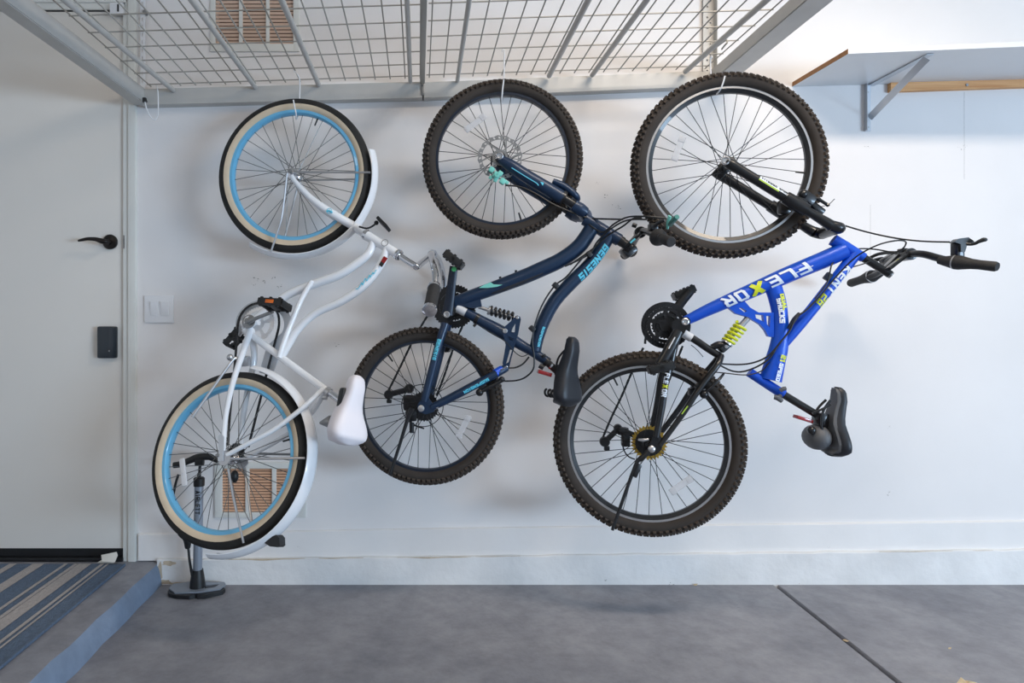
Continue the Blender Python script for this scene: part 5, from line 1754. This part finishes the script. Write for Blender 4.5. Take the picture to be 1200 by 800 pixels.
    for s in (-1, 1):
        mb.sweep([nose + A * (L * .2) - up * .05 + S * (s * .012), nose + A * (L * .38) - up * .075 + S * (s * .02), nose + A * (L * .62) - up * .075 + S * (s * .022), nose + A * (L * .85) - up * .06 + S * (s * .03)], .0042, 8, 5)
    mb.box(pl(961, 491, 0), (.045, .05, .035), (A, S, up), .009)
    mb.sweep(ppath(pl, [(952, 484, .03), (962, 480, .03), (973, 474, .025)]), .004, 8, 4)
    mb.sweep(ppath(pl, [(950, 500, .02), (958, 505, .02), (966, 512, .02)]), .006, 8, 4)
    mb.ball(pl(951, 504, .04), .014, 10)
    mb.build('saddle_rail', BK, sd)
    MB().box(pl(941, 490.5, .01), (.055, .03, .012), (V((.96, 0, -.3)), V((0, 1, 0)), V((.3, 0, .96))), .003).build('rear_reflector', M['red'], b, label='red rear reflector')
    return b

wb = white_bike()
nb = navy_bike()
bb_ = blue_bike()

# ------------------------------------------------------------------ hooks on the rack
def hook(pts, d, label, r=.0027):
    P = [PX(x, y, dd) for x, y, dd in pts]
    return MB().sweep(P, r, 8, 5).build('rack_hook', M['white_plastic'], label=label, cat='hook', group='hooks on the overhead rack')
hook([(344.5, 84, 2.50), (343.5, 81, 2.515), (345.5, 83, 2.53), (351, 93, 2.535), (351, 113, 2.535), (350, 128, 2.53), (348.5, 138, 2.515), (347, 139.5, 2.485), (347, 134, 2.452), (345.5, 126, 2.442), (343.7, 117, 2.440)], 2.5, 'white wire hook holding the front wheel of the white cruiser')
hook([(588.5, 60, 2.40), (589.5, 57.5, 2.42), (591, 60, 2.425), (590.8, 70, 2.425), (590.5, 92, 2.425), (589.5, 112, 2.425), (588.5, 121, 2.41), (587.5, 121.5, 2.37), (588, 116, 2.335), (589, 104, 2.327), (590.3, 93.5, 2.325)], 2.4, 'white wire hook holding the front wheel of the navy bicycle')
hook([(834.5, 68, 2.36), (834, 65.5, 2.372), (832.5, 68, 2.38), (832.5, 78, 2.38), (833, 88, 2.375), (834.5, 102, 2.365), (836.5, 109.5, 2.345), (838.5, 110.5, 2.30), (843, 106.5, 2.245), (847, 98, 2.232), (849.5, 89, 2.228)], 2.4, 'white wire hook holding the front wheel of the blue bicycle')
sp = MB().sweep([deck(846, 57.5), deck(849, 53.5, -.012), deck(852, 50, -.008), deck(851.5, 47.5, .006), deck(849, 48, .010), deck(832, 61, .004)], .0032, 8, 5)
sp.build('rack_hook', M['wire'], label='empty grey hook at the right end of the rack', cat='hook', group='hooks on the overhead rack')

# ------------------------------------------------------------------ wall shelf
shelf = empty('wall_shelf', WX(1100, 102), label='white board shelf on a folding bracket and pine cleat at upper right', cat='shelf')
tk = .018
A0, A1 = WX(928.6, 101.5), PX(994, 63, 2.365)
x_end = 3.4
sl = .0245
def up_to(p, x): return V((x, p.y, p.z + (x - p.x) * sl))
B0, B1 = up_to(A0, x_end), up_to(A1, x_end)
B1.y -= .08
T = V((0, 0, tk))
mb = MB()
A0.y = B0.y = -.001
mb.add([A0, A1, B1, B0, A0 + T, A1 + T, B1 + T, B0 + T], [(0, 3, 2, 1), (4, 5, 6, 7), (1, 2, 6, 5), (2, 3, 7, 6), (3, 0, 4, 7)])
mb.m = 0
mb.add([A0, A1, A1 + T, A0 + T], [(0, 1, 2, 3)])
mb.build('shelf_board', M['board'], shelf)
e = V((-.0012, 0, 0))
MB().add([A0 + e, A1 + e, A1 + T + e, A0 + T + e, A0, A1, A1 + T, A0 + T], [(0, 1, 2, 3), (4, 7, 6, 5), (0, 4, 5, 1), (2, 6, 7, 3), (1, 5, 6, 2), (0, 3, 7, 4)]).build('board_edge', M['chip'], shelf, label='raw brown end of the board')
c0, c1 = WX(1040, 97.8), WX(1200, 92.0)
h0, h1 = WX(1040, 109), WX(1200, 103.8)
k = (x_end - c0.x) / (c1.x - c0.x)
ct, cb_ = c0.lerp(c1, k), h0.lerp(h1, k)
yv = V((0, -.02, 0))
MB().add([h0, cb_, ct, c0, h0 + yv, cb_ + yv, ct + yv, c0 + yv], [(0, 3, 2, 1), (4, 5, 6, 7), (0, 1, 5, 4), (3, 7, 6, 2), (0, 4, 7, 3), (1, 2, 6, 5)]).build('cleat', M['wood'], shelf, label='pine cleat under the shelf')
disc(MB(), WX(1133, 99.5, .02), Y, .006, .003).build('screw', M['steel'], shelf)
br = MB()
v0, v1 = WX(1013.2, 100, .0), WX(1019.5, 154, 0)
br.span(v0.x, v1.x, -.004, .0, v1.z, v0.z)
br.span(v0.x - .002, v0.x + .001, -.02, 0, v1.z, v0.z)
arm0 = WX(1016.5, 100, .004)
def under(px, py, dz=-.001):
    "a point on the shelf's underside"
    r = V(((px - CX) / F, 1, -(py - CY) / F))
    nrm = (A1 - A0).cross(B0 - A0).normalized()
    c = V((0, -D, CAMZ))
    t = (A0 - c).dot(nrm) / r.dot(nrm)
    return c + r * t + V((0, 0, dz))
arm1 = under(1090, 62.5)
br.bar(under(1017, 101, -.004), V((arm1.x, arm1.y, arm1.z)) + V((0, 0, -.003)), .026, .003, (0, 0, 1))
bk = br.build('shelf_bracket', M['silver_paint'], shelf, label='silver folding bracket')
stt = MB()
sa, sb = WX(1018.5, 138.5, .008), under(1086, 64.5, -.012)
stt.bar(sa, sb, .002, .026, V((1, 0, -1)), .0005)
stt.build('strut', M['silver_paint'], bk)
for px, py in ((1016.7, 108), (1017, 149)):
    disc(MB(), WX(px, py, .004), Y, .0045, .002, 12).build('bolt', M['steel'], bk)
disc(MB(), WX(1015.8, 115.5, .004), Y, .004, .002, 12).build('bolt', M['black'], bk)

# ------------------------------------------------------------------ floor pump
pump = empty('floor_pump', floor_pt(231, 692), label='grey bicycle floor pump standing behind the white cruiser wheel', cat='pump')
pz = floor_pt(231.5, 693)
dp = pz.y + D
bs = MB()
Zb = .012
o1 = [(198, 694), (203, 688.5), (226, 685.5), (263, 686.5), (264.5, 689), (258, 694.5), (234, 698), (205, 699)]
def fp(px, py, z): return floor_pt(px, py, z)
bs.plate([fp(x, y - 2.5, Zb) for x, y in o1], [[fp(x, y - 2.5, Zb) for x, y in ((240, 690), (257, 689), (252, 692.5), (240, 694))]], V((0, 0, .008)))
for x0, x1 in ((198, 225), (226, 258)):
    pass
base = bs.build('foot_base', M['pump'], pump)
for pts in (((196.5, 697), (198, 694.5), (224, 696), (229, 697.5), (229, 700.5), (222, 702.2), (206, 701.5), (198, 699.5)), ((229.5, 697.5), (236, 696), (262, 692), (264, 693.5), (261, 696.5), (240, 701.5), (231, 701.8), (229.5, 700))):
    MB().plate([fp(x, y, .001) for x, y in pts], [], V((0, 0, .014))).build('foot_pad', M['black'], pump)
zc = lambda py: CAMZ - (py - CY) / F * dp
def pp(px, py, off=0.0): return PX(px, py, dp - off)
MB().lathe([(0, 0), (.031, 0), (.029, .03), (.025, .055), (.022, .075), (0, .075)], V((pz.x, pz.y, .014)), (0, 0, 1), 22).build('collar', M['black'], pump)
top = pp(233.2, 566)
bot = V((pz.x, pz.y, .07))
MB().rod(bot, top, .0178, seg=24).build('barrel', M['pump'], pump)
barrel = [o for o in pump.children if o.name.startswith('barrel')][0]
letter('barrel_lettering', 'AIRLETT', [top, bot], .0178, V((0, -1, 0)), .022, M['black'], barrel, s0=.025, v0=.001, bold=.0006, length=.095)
c = pp(233.3, 569)
MB().lathe([(0, 0), (.0215, 0), (.022, .03), (.018, .034), (.008, .036), (.007, .05), (0, .05)], c, (0, 0, 1), 20).build('cap', M['black'], pump)
MB().rod(pp(233.5, 560), pp(234.5, 543), .006, seg=10).build('piston_rod', M['black_metal'], pump)
hd = MB()
hd.sweep([pp(203.5, 545), pp(212, 543.5), pp(222, 539.5), pp(232, 535.8), pp(244, 534.8), pp(250, 537), pp(256, 540)], [.012, .0125, .013, .015, .014, .012, .010], 14, 5)
hd.box(pp(234, 541), (.035, .03, .03), None, .008)
hd.build('handle', M['black'], pump)
hs = MB()
hs.sweep([pp(225, 674, .02), pp(222, 655, .03), pp(220.5, 642, .03), pp(216, 630, .03), pp(210, 616, .025), pp(204, 603, .02), pp(202, 590, .02), pp(205, 570, .02), pp(209, 556, .02)], .005, 10)
hs.build('hose', M['black'], pump)
MB().sweep([pp(205, 612, .03), pp(213, 624, .032), pp(219, 630, .032), pp(220, 642, .03)], [.008, .016, .017, .010], 14, 5).build('pump_head', M['black'], pump)

# ------------------------------------------------------------------ striped mat, paper, leaves
mt = MB()
zt = STEP + .009
yb, yf = floor_pt(146, 660.5, zt).y, -1.75
def mx(cx_): return PX(cx_ / 4, 661.25, F * (CAMZ - zt) / (661.25 - CY)).x
light = [(-900, -800), (-640, -610), (-560, -540), (-470, -380), (-300, -280), (-240, -220), (-150, -70), (40, 75), (150, 205), (298, 314), (345, 363), (366, 425), (470, 486), (499, 509)]
edges = [-1500]
cols = []
for a, b2 in light:
    cols.append(0); edges.append(a); cols.append(1); edges.append(b2)
cols.append(0); edges.append(582)
XS = [mx(e) for e in edges]
for i, cidx in enumerate(cols):
    mt.m = cidx
    x0, x1 = XS[i], XS[i + 1]
    h = zt + (.0012 if cidx else 0)
    mt.add([(x0, yf, h), (x1, yf, h), (x1, yb, h), (x0, yb, h)], [(0, 1, 2, 3)])
mt.m = 0
x0, x1 = XS[0], XS[-1]
for p in ([(x0, yf), (x1, yf)], [(x1, yf), (x1 - .0, yb)], [(x1, yb), (x0, yb)], [(x0, yb), (x0, yf)]):
    mt.add([(p[0][0], p[0][1], STEP + .001), (p[1][0], p[1][1], STEP + .001), (p[1][0], p[1][1], zt), (p[0][0], p[0][1], zt)], [(0, 1, 2, 3)])
mt.span(x1 - .006, x1 + .003, yf, yb, STEP + .001, zt + .002, .002)
mt.build('door_mat', [M['mat_blue'], M['mat_grey']], label='blue woven floor mat with pale stripes on the step before the door', cat='mat')

def pflat(pts, z, name, m, th, **kw):
    P = [floor_pt(x, y, z + dz) for x, y, dz in pts]
    return MB().plate(P, [], V((0, 0, th))).build(name, m, **kw)
zp = zt + .001
pa = PX(118.5, 650.5, 2.62); 
pf_ = [PX(118.5, 650.5, 2.655), PX(136.5, 646.8, 2.655), PX(137.8, 651, 2.645), PX(134.5, 658.8, 2.625), PX(119.5, 657.5, 2.625)]
mb = MB().plate(pf_, [], V((0, .002, .001)))
mb.plate([floor_pt(114, 659.2, zp), floor_pt(119, 656.2, zp), floor_pt(134, 658.4, zp), floor_pt(133, 659.6, zp)], [], V((0, 0, .001)))
mb.build('folded_paper', M['paper'], label='small folded white paper lying at the door threshold', cat='paper')
mb = MB()
P = [(1121, 800, .002), (1126, 793, .016), (1131, 797, .006), (1137, 797.5, .012), (1145, 799.5, .008), (1148, 803, .002), (1136, 806, .004), (1126, 805, .003)]
pts = [floor_pt(x, y, z) for x, y, z in P]
cen = sum(pts, V((0, 0, 0))) / len(pts) + V((0, 0, -.003))
mb.add(pts + [cen] + [p + V((0, 0, -.0012)) for p in pts + [cen]], [(i, (i + 1) % 8, 8) for i in range(8)] + [(9 + (i + 1) % 8, 9 + i, 17) for i in range(8)] + [(i, 9 + i, 9 + (i + 1) % 8, (i + 1) % 8) for i in range(8)])
mb.build('dry_leaf', M['leaf'], label='curled dry leaf on the floor at the bottom right', cat='leaf', group='dry leaves on the floor')
def little_leaf(px, py, s, m, label, a):
    c = floor_pt(px, py, .001)
    u, w = V((math.cos(a), math.sin(a), 0)), V((-math.sin(a), math.cos(a), 0))
    pts = [c - u * s, c - u * s * .3 + w * s * .35 + V((0, 0, .003)), c + u * s * .5 + w * s * .3 + V((0, 0, .002)), c + u * s * 1.1 + V((0, 0, .004)), c + u * s * .4 - w * s * .32, c - u * s * .4 - w * s * .25]
    MB().plate(pts, [], V((0, 0, .0015))).build('dry_leaf', m, label=label, cat='leaf', group='dry leaves on the floor')
little_leaf(815, 685.5, .010, M['leaf'], 'tiny pale leaf scrap against the stem wall under the blue rear wheel', .3)
little_leaf(933, 684, .011, M['chip'], 'tiny brown leaf at the wall end of the floor joint', -.6)
little_leaf(991, 751, .010, M['leaf'], 'tiny pale leaf caught in the floor joint', -.9)
little_leaf(1113, 760, .006, M['leaf'], 'pale crumb of leaf right of the floor joint', .2)
